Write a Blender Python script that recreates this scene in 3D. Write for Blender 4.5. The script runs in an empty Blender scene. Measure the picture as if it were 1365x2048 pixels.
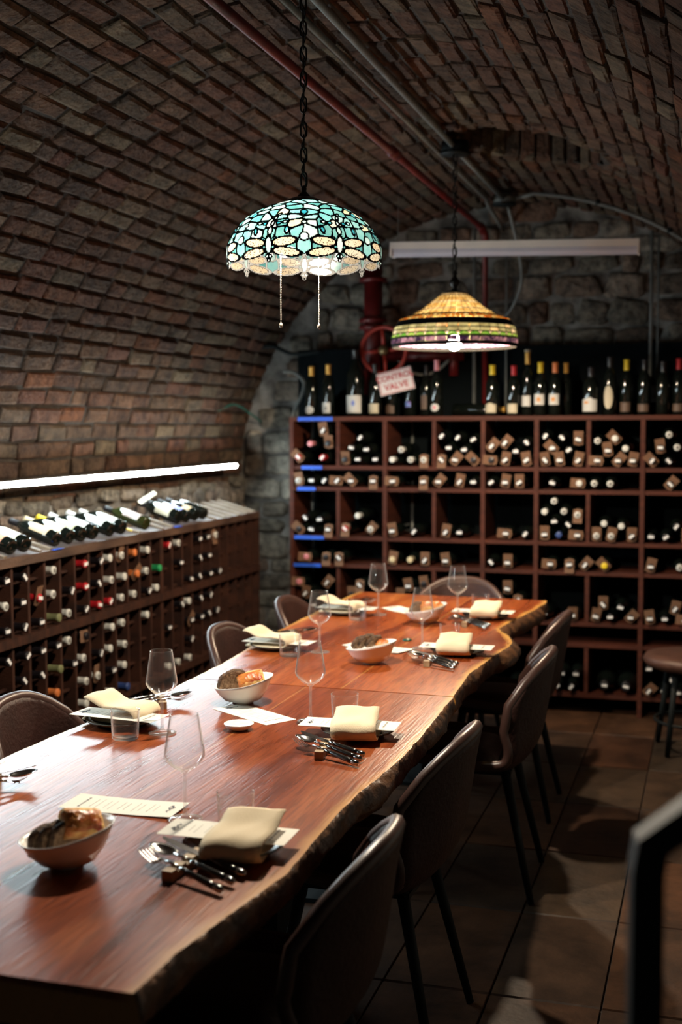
import bpy, bmesh, math, random
import numpy as np
from mathutils import Vector, Matrix, Euler, noise
random.seed(7)
PI = math.pi
scene = bpy.context.scene
COL = scene.collection

# ------------------------------------------------------------------ camera, world, light, exposure
cam_data = bpy.data.cameras.new('camera')
cam = bpy.data.objects.new('camera', cam_data)
COL.objects.link(cam)
cam.location = (0, 0, 1.57)
cam_data.sensor_fit = 'VERTICAL'
cam_data.sensor_height = 36.0
cam_data.lens = 36.0 * 2470.6 / 2048.0
yaw, pitch, roll = 0.29465535, 0.06915167, -0.00254701
fw = Vector((-math.sin(yaw) * math.cos(pitch), math.cos(yaw) * math.cos(pitch), -math.sin(pitch)))
rt = Vector((math.cos(yaw), math.sin(yaw), 0))
up = rt.cross(fw)
r2 = rt * math.cos(roll) + up * math.sin(roll)
u2 = -rt * math.sin(roll) + up * math.cos(roll)
cam.rotation_euler = Matrix((r2, u2, -fw)).transposed().to_euler()
cam_data.dof.use_dof = True
cam_data.dof.focus_distance = 3.25
cam_data.dof.aperture_fstop = 2.6
cam_data.clip_start = 0.05
scene.camera = cam

scene.view_settings.view_transform = 'Standard'
scene.view_settings.look = 'None'
scene.view_settings.gamma = 1.0
scene.view_settings.use_curve_mapping = False
scene.view_settings.exposure = 0.0
cy = scene.cycles
cy.max_bounces = 8
cy.diffuse_bounces = 4
cy.glossy_bounces = 4
cy.transmission_bounces = 6
cy.transparent_max_bounces = 24
cy.caustics_reflective = False
cy.caustics_refractive = False
cy.sample_clamp_indirect = 4.0
cy.use_denoising = True

w = bpy.data.worlds.new('cellar_world')
scene.world = w
w.use_nodes = True
w.node_tree.nodes['Background'].inputs[0].default_value = (0.55, 0.85, 1.0, 1)
w.node_tree.nodes['Background'].inputs[1].default_value = 0.017  # added teal fill, entering through the vault's open near end

BULB_NEAR, BULB_FAR, LED_POWER = 3900.0, 2900.0, 155.0

# ------------------------------------------------------------------ materials
def mat(name, color=(0.5, 0.5, 0.5), rough=0.5, metal=0.0, spec=0.5, emit=None, estr=0.0, noise_amt=0.0,
        noise_scale=20.0, bump=0.0, bump_scale=60.0, coat=0.0, rand=0.0, stretch=None, color2=None):
    m = bpy.data.materials.new(name)
    m.use_nodes = True
    nt = m.node_tree
    b = nt.nodes['Principled BSDF']
    b.inputs['Base Color'].default_value = (*color, 1)
    b.inputs['Roughness'].default_value = rough
    b.inputs['Metallic'].default_value = metal
    b.inputs['Specular IOR Level'].default_value = spec
    b.inputs['Coat Weight'].default_value = coat
    if emit:
        b.inputs['Emission Color'].default_value = (*emit, 1)
        b.inputs['Emission Strength'].default_value = estr
    if noise_amt or bump or rand or color2:
        tc = nt.nodes.new('ShaderNodeTexCoord')
        src = tc.outputs['Object']
        if stretch:
            mp = nt.nodes.new('ShaderNodeMapping')
            mp.inputs['Scale'].default_value = stretch
            nt.links.new(src, mp.inputs['Vector'])
            src = mp.outputs[0]
        if noise_amt or color2:
            n = nt.nodes.new('ShaderNodeTexNoise')
            n.inputs['Scale'].default_value = noise_scale
            n.inputs['Detail'].default_value = 5
            nt.links.new(src, n.inputs['Vector'])
            r = nt.nodes.new('ShaderNodeValToRGB')
            c2 = color2 or tuple(c * (1 - noise_amt) for c in color)
            r.color_ramp.elements[0].position = 0.35
            r.color_ramp.elements[1].position = 0.65
            r.color_ramp.elements[0].color = (*c2, 1)
            r.color_ramp.elements[1].color = (*color, 1)
            nt.links.new(n.outputs['Fac'], r.inputs[0])
            nt.links.new(r.outputs[0], b.inputs['Base Color'])
        if bump:
            n2 = nt.nodes.new('ShaderNodeTexNoise')
            n2.inputs['Scale'].default_value = bump_scale
            n2.inputs['Detail'].default_value = 4
            nt.links.new(src, n2.inputs['Vector'])
            bp = nt.nodes.new('ShaderNodeBump')
            bp.inputs['Strength'].default_value = bump
            bp.inputs['Distance'].default_value = 0.01
            nt.links.new(n2.outputs['Fac'], bp.inputs['Height'])
            nt.links.new(bp.outputs[0], b.inputs['Normal'])
    return m

def masonry_mat(name, stops, noise_scale, bump, rough=0.9, dirt=0.6, bscale=30.0):
    """Per-piece colour (object random + island random) with mottling and grime."""
    m = bpy.data.materials.new(name)
    m.use_nodes = True
    nt = m.node_tree
    L = nt.links
    b = nt.nodes['Principled BSDF']
    b.inputs['Roughness'].default_value = rough
    b.inputs['Specular IOR Level'].default_value = 0.25
    oi = nt.nodes.new('ShaderNodeObjectInfo')
    ge = nt.nodes.new('ShaderNodeNewGeometry')
    ad = nt.nodes.new('ShaderNodeMath'); ad.operation = 'ADD'
    fr = nt.nodes.new('ShaderNodeMath'); fr.operation = 'FRACT'
    L.new(oi.outputs['Random'], ad.inputs[0]); L.new(ge.outputs['Random Per Island'], ad.inputs[1])
    L.new(ad.outputs[0], fr.inputs[0])
    rp = nt.nodes.new('ShaderNodeValToRGB')
    els = rp.color_ramp.elements
    els[0].position = 0; els[0].color = (*stops[0], 1)
    els[1].position = 1; els[1].color = (*stops[-1], 1)
    for i, s in enumerate(stops[1:-1]):
        e = els.new((i + 1) / (len(stops) - 1)); e.color = (*s, 1)
    L.new(fr.outputs[0], rp.inputs[0])
    n = nt.nodes.new('ShaderNodeTexNoise'); n.inputs['Scale'].default_value = noise_scale; n.inputs['Detail'].default_value = 8
    n.inputs['Roughness'].default_value = 0.7
    L.new(ge.outputs['Position'], n.inputs['Vector'])
    r2_ = nt.nodes.new('ShaderNodeValToRGB')
    r2_.color_ramp.elements[0].position = 0.36; r2_.color_ramp.elements[0].color = (1 - dirt,) * 3 + (1,)
    r2_.color_ramp.elements[1].position = 0.66; r2_.color_ramp.elements[1].color = (1.25, 1.2, 1.1, 1)
    L.new(n.outputs['Fac'], r2_.inputs[0])
    mx = nt.nodes.new('ShaderNodeMix'); mx.data_type = 'RGBA'; mx.blend_type = 'MULTIPLY'; mx.inputs[0].default_value = 1
    L.new(rp.outputs[0], mx.inputs[6]); L.new(r2_.outputs[0], mx.inputs[7])
    L.new(mx.outputs[2], b.inputs['Base Color'])
    n3 = nt.nodes.new('ShaderNodeTexNoise'); n3.inputs['Scale'].default_value = bscale; n3.inputs['Detail'].default_value = 6
    L.new(ge.outputs['Position'], n3.inputs['Vector'])
    bp = nt.nodes.new('ShaderNodeBump'); bp.inputs['Strength'].default_value = bump; bp.inputs['Distance'].default_value = 0.02
    L.new(n3.outputs['Fac'], bp.inputs['Height']); L.new(bp.outputs[0], b.inputs['Normal'])
    return m

def glass_mat(name, tint=(1, 1, 1), scatter=0.5, base=.03):
    """Thin clear glass: see-through, mirror-like towards grazing angles, with a pale edge tint imitating refracted lamplight."""
    m = bpy.data.materials.new(name)
    m.use_nodes = True
    nt = m.node_tree
    nt.nodes.clear()
    L = nt.links
    out = nt.nodes.new('ShaderNodeOutputMaterial')
    tr = nt.nodes.new('ShaderNodeBsdfTransparent'); tr.inputs[0].default_value = (*tint, 1)
    gl = nt.nodes.new('ShaderNodeBsdfGlossy'); gl.inputs['Roughness'].default_value = 0.04
    lw = nt.nodes.new('ShaderNodeLayerWeight'); lw.inputs[0].default_value = 0.5
    pw = nt.nodes.new('ShaderNodeMath'); pw.operation = 'POWER'; pw.inputs[1].default_value = 4.8
    L.new(lw.outputs['Facing'], pw.inputs[0])
    ma = nt.nodes.new('ShaderNodeMath'); ma.operation = 'MULTIPLY_ADD'; ma.inputs[1].default_value = 2.2; ma.inputs[2].default_value = base; ma.use_clamp = True
    L.new(pw.outputs[0], ma.inputs[0])
    df = nt.nodes.new('ShaderNodeBsdfDiffuse'); df.inputs[0].default_value = (.9, .86, .82, 1)  # pale colour standing in for lamplight refracted along the rims
    tl = nt.nodes.new('ShaderNodeBsdfTranslucent'); tl.inputs[0].default_value = (.9, .86, .82, 1)
    dm = nt.nodes.new('ShaderNodeMixShader'); dm.inputs[0].default_value = .5
    L.new(df.outputs[0], dm.inputs[1]); L.new(tl.outputs[0], dm.inputs[2])
    gm = nt.nodes.new('ShaderNodeMixShader'); gm.inputs[0].default_value = scatter
    L.new(gl.outputs[0], gm.inputs[1]); L.new(dm.outputs[0], gm.inputs[2])
    mx = nt.nodes.new('ShaderNodeMixShader')
    L.new(ma.outputs[0], mx.inputs[0])
    L.new(tr.outputs[0], mx.inputs[1]); L.new(gm.outputs[0], mx.inputs[2])
    L.new(mx.outputs[0], out.inputs[0])
    return m

def stained_mat(name, color, trans, color2=None, speck=False, nscale=30.0, refl=0.35):
    """Opalescent art glass: light from the bulb passes through diffusely."""
    m = bpy.data.materials.new(name)
    m.use_nodes = True
    nt = m.node_tree
    nt.nodes.clear()
    L = nt.links
    out = nt.nodes.new('ShaderNodeOutputMaterial')
    ge = nt.nodes.new('ShaderNodeNewGeometry')
    oi = nt.nodes.new('ShaderNodeObjectInfo')
    n = nt.nodes.new('ShaderNodeTexNoise'); n.inputs['Scale'].default_value = nscale; n.inputs['Detail'].default_value = 3
    L.new(ge.outputs['Position'], n.inputs['Vector'])
    rp = nt.nodes.new('ShaderNodeValToRGB')
    rp.color_ramp.elements[0].position = 0.35; rp.color_ramp.elements[0].color = (*color, 1)
    rp.color_ramp.elements[1].position = 0.7; rp.color_ramp.elements[1].color = (*(color2 or color), 1)
    ad = nt.nodes.new('ShaderNodeMath'); ad.operation = 'MULTIPLY_ADD'; ad.inputs[1].default_value = 0.35; ad.inputs[2].default_value = -0.17
    ad2 = nt.nodes.new('ShaderNodeMath'); ad2.operation = 'ADD'
    L.new(oi.outputs['Random'], ad.inputs[0]); L.new(ad.outputs[0], ad2.inputs[0]); L.new(n.outputs['Fac'], ad2.inputs[1])
    L.new(ad2.outputs[0], rp.inputs[0])
    csrc = rp.outputs[0]
    if speck:
        v = nt.nodes.new('ShaderNodeTexVoronoi'); v.inputs['Scale'].default_value = 230
        L.new(ge.outputs['Position'], v.inputs['Vector'])
        r3 = nt.nodes.new('ShaderNodeValToRGB')
        r3.color_ramp.elements[0].position = 0.24; r3.color_ramp.elements[0].color = (0.05, 0.03, 0.02, 1)
        r3.color_ramp.elements[1].position = 0.36; r3.color_ramp.elements[1].color = (1, 1, 1, 1)
        L.new(v.outputs['Distance'], r3.inputs[0])
        mm = nt.nodes.new('ShaderNodeMix'); mm.data_type = 'RGBA'; mm.blend_type = 'MULTIPLY'; mm.inputs[0].default_value = 1
        L.new(csrc, mm.inputs[6]); L.new(r3.outputs[0], mm.inputs[7]); csrc = mm.outputs[2]
    sc = nt.nodes.new('ShaderNodeMix'); sc.data_type = 'RGBA'; sc.blend_type = 'MULTIPLY'; sc.inputs[0].default_value = 1
    sc.inputs[7].default_value = (trans, trans, trans, 1)
    L.new(csrc, sc.inputs[6])
    tl = nt.nodes.new('ShaderNodeBsdfTranslucent'); L.new(sc.outputs[2], tl.inputs[0])
    rf = nt.nodes.new('ShaderNodeMix'); rf.data_type = 'RGBA'; rf.blend_type = 'MULTIPLY'; rf.inputs[0].default_value = 1
    rf.inputs[7].default_value = (refl, refl, refl, 1)
    L.new(csrc, rf.inputs[6])
    df = nt.nodes.new('ShaderNodeBsdfDiffuse'); L.new(rf.outputs[2], df.inputs[0])
    adds = nt.nodes.new('ShaderNodeAddShader'); L.new(tl.outputs[0], adds.inputs[0]); L.new(df.outputs[0], adds.inputs[1])
    gl = nt.nodes.new('ShaderNodeBsdfGlossy'); gl.inputs['Roughness'].default_value = 0.2
    mx = nt.nodes.new('ShaderNodeMixShader'); mx.inputs[0].default_value = 0.012
    L.new(adds.outputs[0], mx.inputs[1]); L.new(gl.outputs[0], mx.inputs[2]); L.new(mx.outputs[0], out.inputs[0])
    return m

def slab_mat(name, dark, mid, light, sap, seam_x):
    m = bpy.data.materials.new(name)
    m.use_nodes = True
    nt = m.node_tree
    L = nt.links
    b = nt.nodes['Principled BSDF']
    ge = nt.nodes.new('ShaderNodeNewGeometry')
    mp = nt.nodes.new('ShaderNodeMapping'); mp.inputs['Scale'].default_value = (7.0, 0.75, 7.0)
    L.new(ge.outputs['Position'], mp.inputs[0])
    n1 = nt.nodes.new('ShaderNodeTexNoise'); n1.inputs['Scale'].default_value = 1.0; n1.inputs['Detail'].default_value = 9
    n1.inputs['Roughness'].default_value = 0.62; n1.inputs['Distortion'].default_value = 0.8
    L.new(mp.outputs[0], n1.inputs['Vector'])
    rp = nt.nodes.new('ShaderNodeValToRGB')
    e = rp.color_ramp.elements
    e[0].position = 0.32; e[0].color = (*dark, 1); e[1].position = 0.72; e[1].color = (*light, 1)
    k = e.new(0.5); k.color = (*mid, 1)
    L.new(n1.outputs['Fac'], rp.inputs[0])
    # fine pores running with the grain
    mp2 = nt.nodes.new('ShaderNodeMapping'); mp2.inputs['Scale'].default_value = (130.0, 9.0, 60.0)
    L.new(ge.outputs['Position'], mp2.inputs[0])
    n2 = nt.nodes.new('ShaderNodeTexNoise'); n2.inputs['Scale'].default_value = 1.0; n2.inputs['Detail'].default_value = 4
    L.new(mp2.outputs[0], n2.inputs['Vector'])
    rp2 = nt.nodes.new('ShaderNodeValToRGB')
    rp2.color_ramp.elements[0].position = 0.33; rp2.color_ramp.elements[0].color = (0.62, 0.58, 0.55, 1)
    rp2.color_ramp.elements[1].position = 0.55; rp2.color_ramp.elements[1].color = (1.08, 1.06, 1.02, 1)
    L.new(n2.outputs['Fac'], rp2.inputs[0])
    mx = nt.nodes.new('ShaderNodeMix'); mx.data_type = 'RGBA'; mx.blend_type = 'MULTIPLY'; mx.inputs[0].default_value = 1
    L.new(rp.outputs[0], mx.inputs[6]); L.new(rp2.outputs[0], mx.inputs[7])
    # sapwood along the live edges (attribute: distance to the edge), and one pale seam
    at = nt.nodes.new('ShaderNodeAttribute'); at.attribute_name = 'edge_distance'
    n4 = nt.nodes.new('ShaderNodeTexNoise'); n4.inputs['Scale'].default_value = 5.0
    L.new(ge.outputs['Position'], n4.inputs['Vector'])
    sm = nt.nodes.new('ShaderNodeMath'); sm.operation = 'MULTIPLY_ADD'; sm.inputs[1].default_value = 0.052; sm.inputs[2].default_value = -0.012
    L.new(n4.outputs['Fac'], sm.inputs[0])
    sb = nt.nodes.new('ShaderNodeMath'); sb.operation = 'SUBTRACT'; L.new(sm.outputs[0], sb.inputs[0]); L.new(at.outputs['Fac'], sb.inputs[1])
    mr = nt.nodes.new('ShaderNodeMapRange'); mr.inputs[1].default_value = -0.012; mr.inputs[2].default_value = 0.012
    L.new(sb.outputs[0], mr.inputs[0])
    mx2 = nt.nodes.new('ShaderNodeMix'); mx2.data_type = 'RGBA'
    L.new(mr.outputs[0], mx2.inputs[0]); L.new(mx.outputs[2], mx2.inputs[6]); mx2.inputs[7].default_value = (*sap, 1)
    sx = nt.nodes.new('ShaderNodeSeparateXYZ'); L.new(ge.outputs['Position'], sx.inputs[0])
    df = nt.nodes.new('ShaderNodeMath'); df.operation = 'SUBTRACT'; df.inputs[1].default_value = seam_x; L.new(sx.outputs[0], df.inputs[0])
    ab = nt.nodes.new('ShaderNodeMath'); ab.operation = 'ABSOLUTE'; L.new(df.outputs[0], ab.inputs[0])
    ms = nt.nodes.new('ShaderNodeMapRange'); ms.inputs[1].default_value = 0.0035; ms.inputs[2].default_value = 0.001
    ms.inputs[3].default_value = 0.0; ms.inputs[4].default_value = 0.5
    L.new(ab.outputs[0], ms.inputs[0])
    mx3 = nt.nodes.new('ShaderNodeMix'); mx3.data_type = 'RGBA'
    L.new(ms.outputs[0], mx3.inputs[0]); L.new(mx2.outputs[2], mx3.inputs[6]); mx3.inputs[7].default_value = (*sap, 1)
    L.new(mx3.outputs[2], b.inputs['Base Color'])
    # satin varnish, worn unevenly
    mr2 = nt.nodes.new('ShaderNodeMapRange'); mr2.inputs[3].default_value = 0.23; mr2.inputs[4].default_value = 0.33
    L.new(n1.outputs['Fac'], mr2.inputs[0]); L.new(mr2.outputs[0], b.inputs['Roughness'])
    b.inputs['Specular IOR Level'].default_value = 0.6
    bp = nt.nodes.new('ShaderNodeBump'); bp.inputs['Strength'].default_value = 0.2; bp.inputs['Distance'].default_value = 0.004
    L.new(n2.outputs['Fac'], bp.inputs['Height']); L.new(bp.outputs[0], b.inputs['Normal'])
    return m

M = {}
M['brick'] = masonry_mat('brick', [(0.104, 0.052, 0.036), (0.077, 0.050, 0.036), (0.135, 0.077, 0.050), (0.090, 0.068, 0.050), (0.122, 0.056, 0.041), (0.144, 0.113, 0.077), (0.081, 0.054, 0.045), (0.153, 0.063, 0.032)], 14, 0.7, dirt=0.62, bscale=55)
M['mortar'] = mat('mortar', (.050, .041, .034), 0.95, noise_amt=.5, noise_scale=25, bump=.6)
M['stone'] = masonry_mat('stone', [(.16, .15, .13), (.24, .22, .19), (.13, .115, .10), (.20, .14, .11), (.28, .26, .23), (.17, .10, .075)], 16, 1.0, dirt=0.75, bscale=24)
M['stone_pale'] = masonry_mat('led_lit_stone', [(.62, .60, .54), (.50, .48, .43), (.70, .67, .60)], 9, 1.0, dirt=0.8, bscale=20)  # pale tone carries the LED tube's glow on the corner stones
M['lime'] = mat('lime_mortar', (.26, .25, .23), 0.95, color2=(.06, .055, .05), noise_scale=9, bump=1.0, bump_scale=22)
M['tile'] = masonry_mat('floor_tile', [(.070, .030, .017), (.050, .033, .023), (.090, .040, .020), (.045, .032, .024), (.070, .044, .028)], 5, 0.12, rough=0.55, dirt=0.55)
M['grout'] = mat('grout', (.05, .035, .028), 0.9)
M['rackwood'] = mat('rack_wood', (.075, .018, .009), 0.65, spec=.25, color2=(.045, .011, .006), noise_scale=3, stretch=(1, 1, 14), bump=.15)
M['oldwood'] = mat('old_rack_wood', (.050, .017, .009), 0.65, spec=.25, color2=(.022, .008, .005), noise_scale=5, stretch=(1, 6, 3), bump=.25)
M['railwood'] = mat('worn_rail_wood', (.10, .055, .035), 0.55, color2=(.035, .016, .010), noise_scale=4, stretch=(4, 1, 4), bump=.3)
M['slatwood'] = mat('pale_slat_wood', (.26, .21, .15), 0.6, color2=(.14, .10, .07), noise_scale=8)
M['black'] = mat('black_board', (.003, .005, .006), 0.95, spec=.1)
M['metal_black'] = mat('black_metal', (.006, .009, .010), 0.6, spec=.2)
M['rail_black'] = mat('black_rail_paint', (.004, .008, .010), 0.6, spec=.2)
M['bottle'] = mat('dark_bottle_glass', (.004, .006, .005), 0.08, spec=.6)
M['bottle_green'] = mat('olive_bottle_glass', (.018, .022, .006), 0.08, spec=.6)
M['cap_dark'] = mat('dark_capsule', (.010, .008, .010), 0.35)
M['cap_white'] = mat('white_capsule', (.62, .62, .58), 0.4)
M['cap_red'] = mat('red_capsule', (.42, .012, .018), 0.4)
M['cap_pink'] = mat('rose_capsule', (.62, .22, .25), 0.4)
M['cap_cream'] = mat('cream_capsule', (.62, .52, .32), 0.4)
M['cap_yellow'] = mat('yellow_capsule', (.72, .52, .02), 0.4)
M['cap_orange'] = mat('orange_capsule', (.62, .18, .05), 0.4)
M['cap_green'] = mat('green_capsule', (.02, .30, .10), 0.4)
M['cap_olive'] = mat('olive_capsule', (.18, .19, .09), 0.4)
M['cap_blue'] = mat('blue_capsule', (.03, .06, .20), 0.4)
M['cap_gold'] = mat('gold_capsule', (.62, .34, .07), 0.35, metal=.4)
M['paper'] = mat('card_paper', (.80, .77, .68), 0.7)
M['label_white'] = mat('white_label', (0.518, 0.511, 0.482), 0.6)
M['label_cream'] = mat('cream_label', (0.475, 0.418, 0.302), 0.6)
M['label_tan'] = mat('tan_label', (0.446, 0.302, 0.158), 0.6)
M['label_orange'] = mat('orange_label', (0.446, 0.158, 0.065), 0.6)
M['label_olive'] = mat('faded_green_label', (0.324, 0.317, 0.173), 0.6)
M['label_pink'] = mat('faded_pink_label', (0.396, 0.302, 0.274), 0.6)
M['label_purple'] = mat('purple_blue_label', (.22, .12, .42), 0.5, color2=(.10, .25, .55), noise_scale=40)
M['label_dark'] = mat('brown_label', (.10, .06, .04), 0.6)
M['sticker'] = mat('white_sticker', (.80, .80, .80), 0.6)
M['kraft'] = mat('kraft_tag', (.17, .085, .045), 0.8, noise_amt=.2, noise_scale=60)
M['tape'] = mat('blue_tape', (.015, .10, .62), 0.6)
M['ink'] = mat('grey_ink', (.22, .21, .20), 0.8)
M['ink_blue'] = mat('dark_blue_ink', (.05, .07, .14), 0.8)
M['ink_orange'] = mat('orange_print', (.55, .25, .08), 0.8)
M['leather'] = mat('brown_leather', (.036, .014, .011), 0.5, spec=.25, color2=(.024, .010, .008), noise_scale=12, bump=.25, bump_scale=90)
M['piping'] = mat('leather_piping', (.055, .027, .022), 0.36)
M['steel'] = mat('polished_steel', (.50, .50, .50), 0.16, metal=1.0)
M['horn'] = mat('black_handle', (.012, .011, .010), 0.15, spec=.7)
M['block'] = mat('cutlery_block_wood', (.42, .30, .17), 0.6, color2=(.24, .16, .09), noise_scale=30)
M['glass'] = glass_mat('drinking_glass', (.985, .985, .985), .28)
M['glass_stem'] = glass_mat('solid_glass_stem', (.97, .97, .97), .45, .20)  # paler still, so the stem's bright refraction sits in its colour
M['porcelain'] = mat('white_porcelain', (.80, .79, .76), 0.25, spec=.35)
M['stoneware'] = mat('green_grey_stoneware', (.10, .115, .10), 0.25, color2=(.03, .036, .032), noise_scale=35)
M['napkin'] = mat('cream_napkin', (.74, .62, .43), 0.9, bump=.2, bump_scale=300)
M['crust'] = mat('bread_crust', (.17, .095, .05), 0.8, color2=(.045, .024, .014), noise_scale=95, bump=.8, bump_scale=120)
M['crumb'] = mat('bread_crumb', (.42, .28, .17), 0.9, color2=(.16, .09, .05), noise_scale=110, bump=.9, bump_scale=130)
M['focaccia'] = mat('focaccia_crumb', (.80, .50, .17), 0.7, color2=(.55, .16, .04), noise_scale=32, bump=.8, bump_scale=70)
M['tomato'] = mat('tomato_topping', (.38, .035, .015), 0.25, color2=(.62, .25, .06), noise_scale=30, bump=.8, bump_scale=50)
M['lead'] = mat('dark_leading', (.0035, .0035, .0035), 0.7, spec=.1)
M['bronze'] = mat('dark_bronze', (.018, .015, .013), 0.35, metal=.6)
M['bead'] = mat('brass_bead_chain', (.30, .25, .21), 0.35, metal=.8)
M['conduit'] = mat('grey_conduit', (.17, .18, .17), 0.5, noise_amt=.3, noise_scale=12)
M['pvc'] = mat('white_pipe', (.55, .62, .62), 0.5)
M['redpaint'] = mat('red_paint', (.15, .008, .008), 0.45, noise_amt=.4, noise_scale=15)
M['wheel_red'] = mat('wheel_red_paint', (.38, .035, .022), 0.45)
M['white_enamel'] = mat('white_enamel', (.88, .84, .80), 0.4)
M['diffuser'] = mat('unlit_diffuser', (.52, .53, .62), 0.3)
M['sign_white'] = mat('sign_white', (.72, .66, .66), 0.5)
M['sign_red'] = mat('sign_red', (.45, .05, .05), 0.5)
M['green_bead'] = mat('green_bottle_cap', (.02, .09, .06), 0.3)
M['cable'] = mat('green_cable', (.01, .12, .09), 0.5)
M['stoolwood'] = mat('brown_stool_leather', (.10, .045, .032), 0.5, noise_amt=.3)
M['brass'] = mat('tarnished_brass', (.22, .15, .07), 0.4, metal=.7)
M['led'] = mat('led_tube_light', (1, 1, 1), emit=(.78, .95, 1.0), estr=LED_POWER)
M['bulb_near'] = mat('lit_bulb_near', (1, 1, 1), emit=(1.0, .86, .68), estr=BULB_NEAR)
M['bulb_far'] = mat('lit_bulb_far', (1, 1, 1), emit=(1.0, .80, .58), estr=BULB_FAR)
M['slab_near'] = slab_mat('red_brown_slab', (.100, .016, .005), (.23, .047, .012), (.38, .105, .028), (.52, .25, .08), -1.226)
M['slab_far'] = slab_mat('lamplit_golden_slab', (.15, .024, .006), (.33, .070, .015), (.50, .155, .035), (.66, .34, .08), -1.112)  # lighter than the near slab: far lamp's golden light put into the colour
M['bark'] = mat('bark', (.16, .070, .028), 0.45, color2=(.035, .016, .009), noise_scale=18, bump=1.0, bump_scale=35)

# ------------------------------------------------------------------ mesh helpers
class MB:
    def __init__(s): s.v, s.f, s.mi, s.sm = [], [], [], []
    def add(s, vs, fs, mi=0, smooth=False, T=None):
        o = len(s.v)
        if T is not None: vs = [T @ Vector(p) for p in vs]
        s.v += [tuple(p) for p in vs]
        for f in fs:
            s.f.append(tuple(i + o for i in f)); s.mi.append(mi); s.sm.append(smooth)
        return s
    def box(s, c, d, mi=0, T=None, ch=0.0):
        x, y, z = c; a, b, h = d[0] / 2, d[1] / 2, d[2] / 2
        vs = [(x + i * a, y + j * b, z + k * h) for k in (-1, 1) for j in (-1, 1) for i in (-1, 1)]
        return s.add(vs, [(0, 2, 3, 1), (4, 5, 7, 6), (0, 1, 5, 4), (2, 6, 7, 3), (0, 4, 6, 2), (1, 3, 7, 5)], mi, False, T)
    def lathe(s, prof, n=16, mi=0, smooth=True, T=None, a0=0.0, a1=2 * PI):
        full = abs(a1 - a0 - 2 * PI) < 1e-6
        m = n if full else n + 1
        vs = []
        for r, z in prof:
            for i in range(m):
                a = a0 + (a1 - a0) * i / n
                vs.append((r * math.cos(a), r * math.sin(a), z))
        fs = []
        for j in range(len(prof) - 1):
            for i in range(n):
                k = (i + 1) % m
                fs.append((j * m + i, j * m + k, (j + 1) * m + k, (j + 1) * m + i))
        return s.add(vs, fs, mi, smooth, T)
    def tube(s, pts, r, n=8, mi=0, T=None, caps=True, closed=False):
        pts = [Vector(p) for p in pts]
        rr = r if isinstance(r, (list, tuple)) else [r] * len(pts)
        vs, prev = [], None
        for i, p in enumerate(pts):
            if closed: d = pts[(i + 1) % len(pts)] - pts[i - 1]
            else: d = pts[min(i + 1, len(pts) - 1)] - pts[max(i - 1, 0)]
            d.normalize()
            if prev is None:
                u = d.orthogonal().normalized()
            else:
                u = (prev - d * prev.dot(d)); u = u.normalized() if u.length > 1e-6 else d.orthogonal().normalized()
            prev = u
            v = d.cross(u)
            for k in range(n):
                a = 2 * PI * k / n
                vs.append(p + (u * math.cos(a) + v * math.sin(a)) * rr[i])
        fs = []
        N = len(pts)
        for j in range(N if closed else N - 1):
            q = (j + 1) % N
            for k in range(n):
                fs.append((j * n + k, j * n + (k + 1) % n, q * n + (k + 1) % n, q * n + k))
        if caps and not closed:
            fs.append(tuple(range(n))[::-1]); fs.append(tuple((N - 1) * n + k for k in range(n)))
        return s.add(vs, fs, mi, True, T)
    def mesh(s, name):
        me = bpy.data.meshes.new(name)
        me.from_pydata(s.v, [], s.f)
        me.polygons.foreach_set('material_index', s.mi)
        me.polygons.foreach_set('use_smooth', s.sm)
        me.update()
        return me

def obj(name, me, m=None, parent=None, loc=(0, 0, 0), rot=(0, 0, 0), scale=None, label=None):
    if isinstance(me, MB): me = me.mesh(name)
    ms = m if isinstance(m, (list, tuple)) else [m]
    if m is not None and len(me.materials) == 0:
        for x in ms: me.materials.append(M[x] if isinstance(x, str) else x)
    o = bpy.data.objects.new(name, me)
    COL.objects.link(o)
    o.location = loc
    if isinstance(rot, Matrix): o.rotation_euler = rot.to_euler()
    else: o.rotation_euler = rot
    if scale is not None: o.scale = scale
    if parent is not None: o.parent = parent
    if label: o['label'] = label
    return o

def tag(o, label, cat, group=None):
    o['label'] = label; o['category'] = cat
    if group: o['group'] = group
    return o

def empty(name, loc, rz=0.0, label=None, cat=None, group=None):
    o = bpy.data.objects.new(name, None)
    COL.objects.link(o); o.location = loc; o.rotation_euler = (0, 0, rz); o.empty_display_size = .05
    if label: tag(o, label, cat, group)
    return o

def smoothcurve(pts, n=6):
    P = [Vector(p) for p in pts]
    P = [P[0] * 2 - P[1]] + P + [P[-1] * 2 - P[-2]]
    out = []
    for i in range(1, len(P) - 2):
        for k in range(n):
            t = k / n
            a, b, c, d = P[i - 1], P[i], P[i + 1], P[i + 2]
            out.append(0.5 * ((2 * b) + (c - a) * t + (2 * a - 5 * b + 4 * c - d) * t * t + (3 * b - a - 3 * c + d) * t ** 3))
    out.append(P[-2])
    return out

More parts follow.
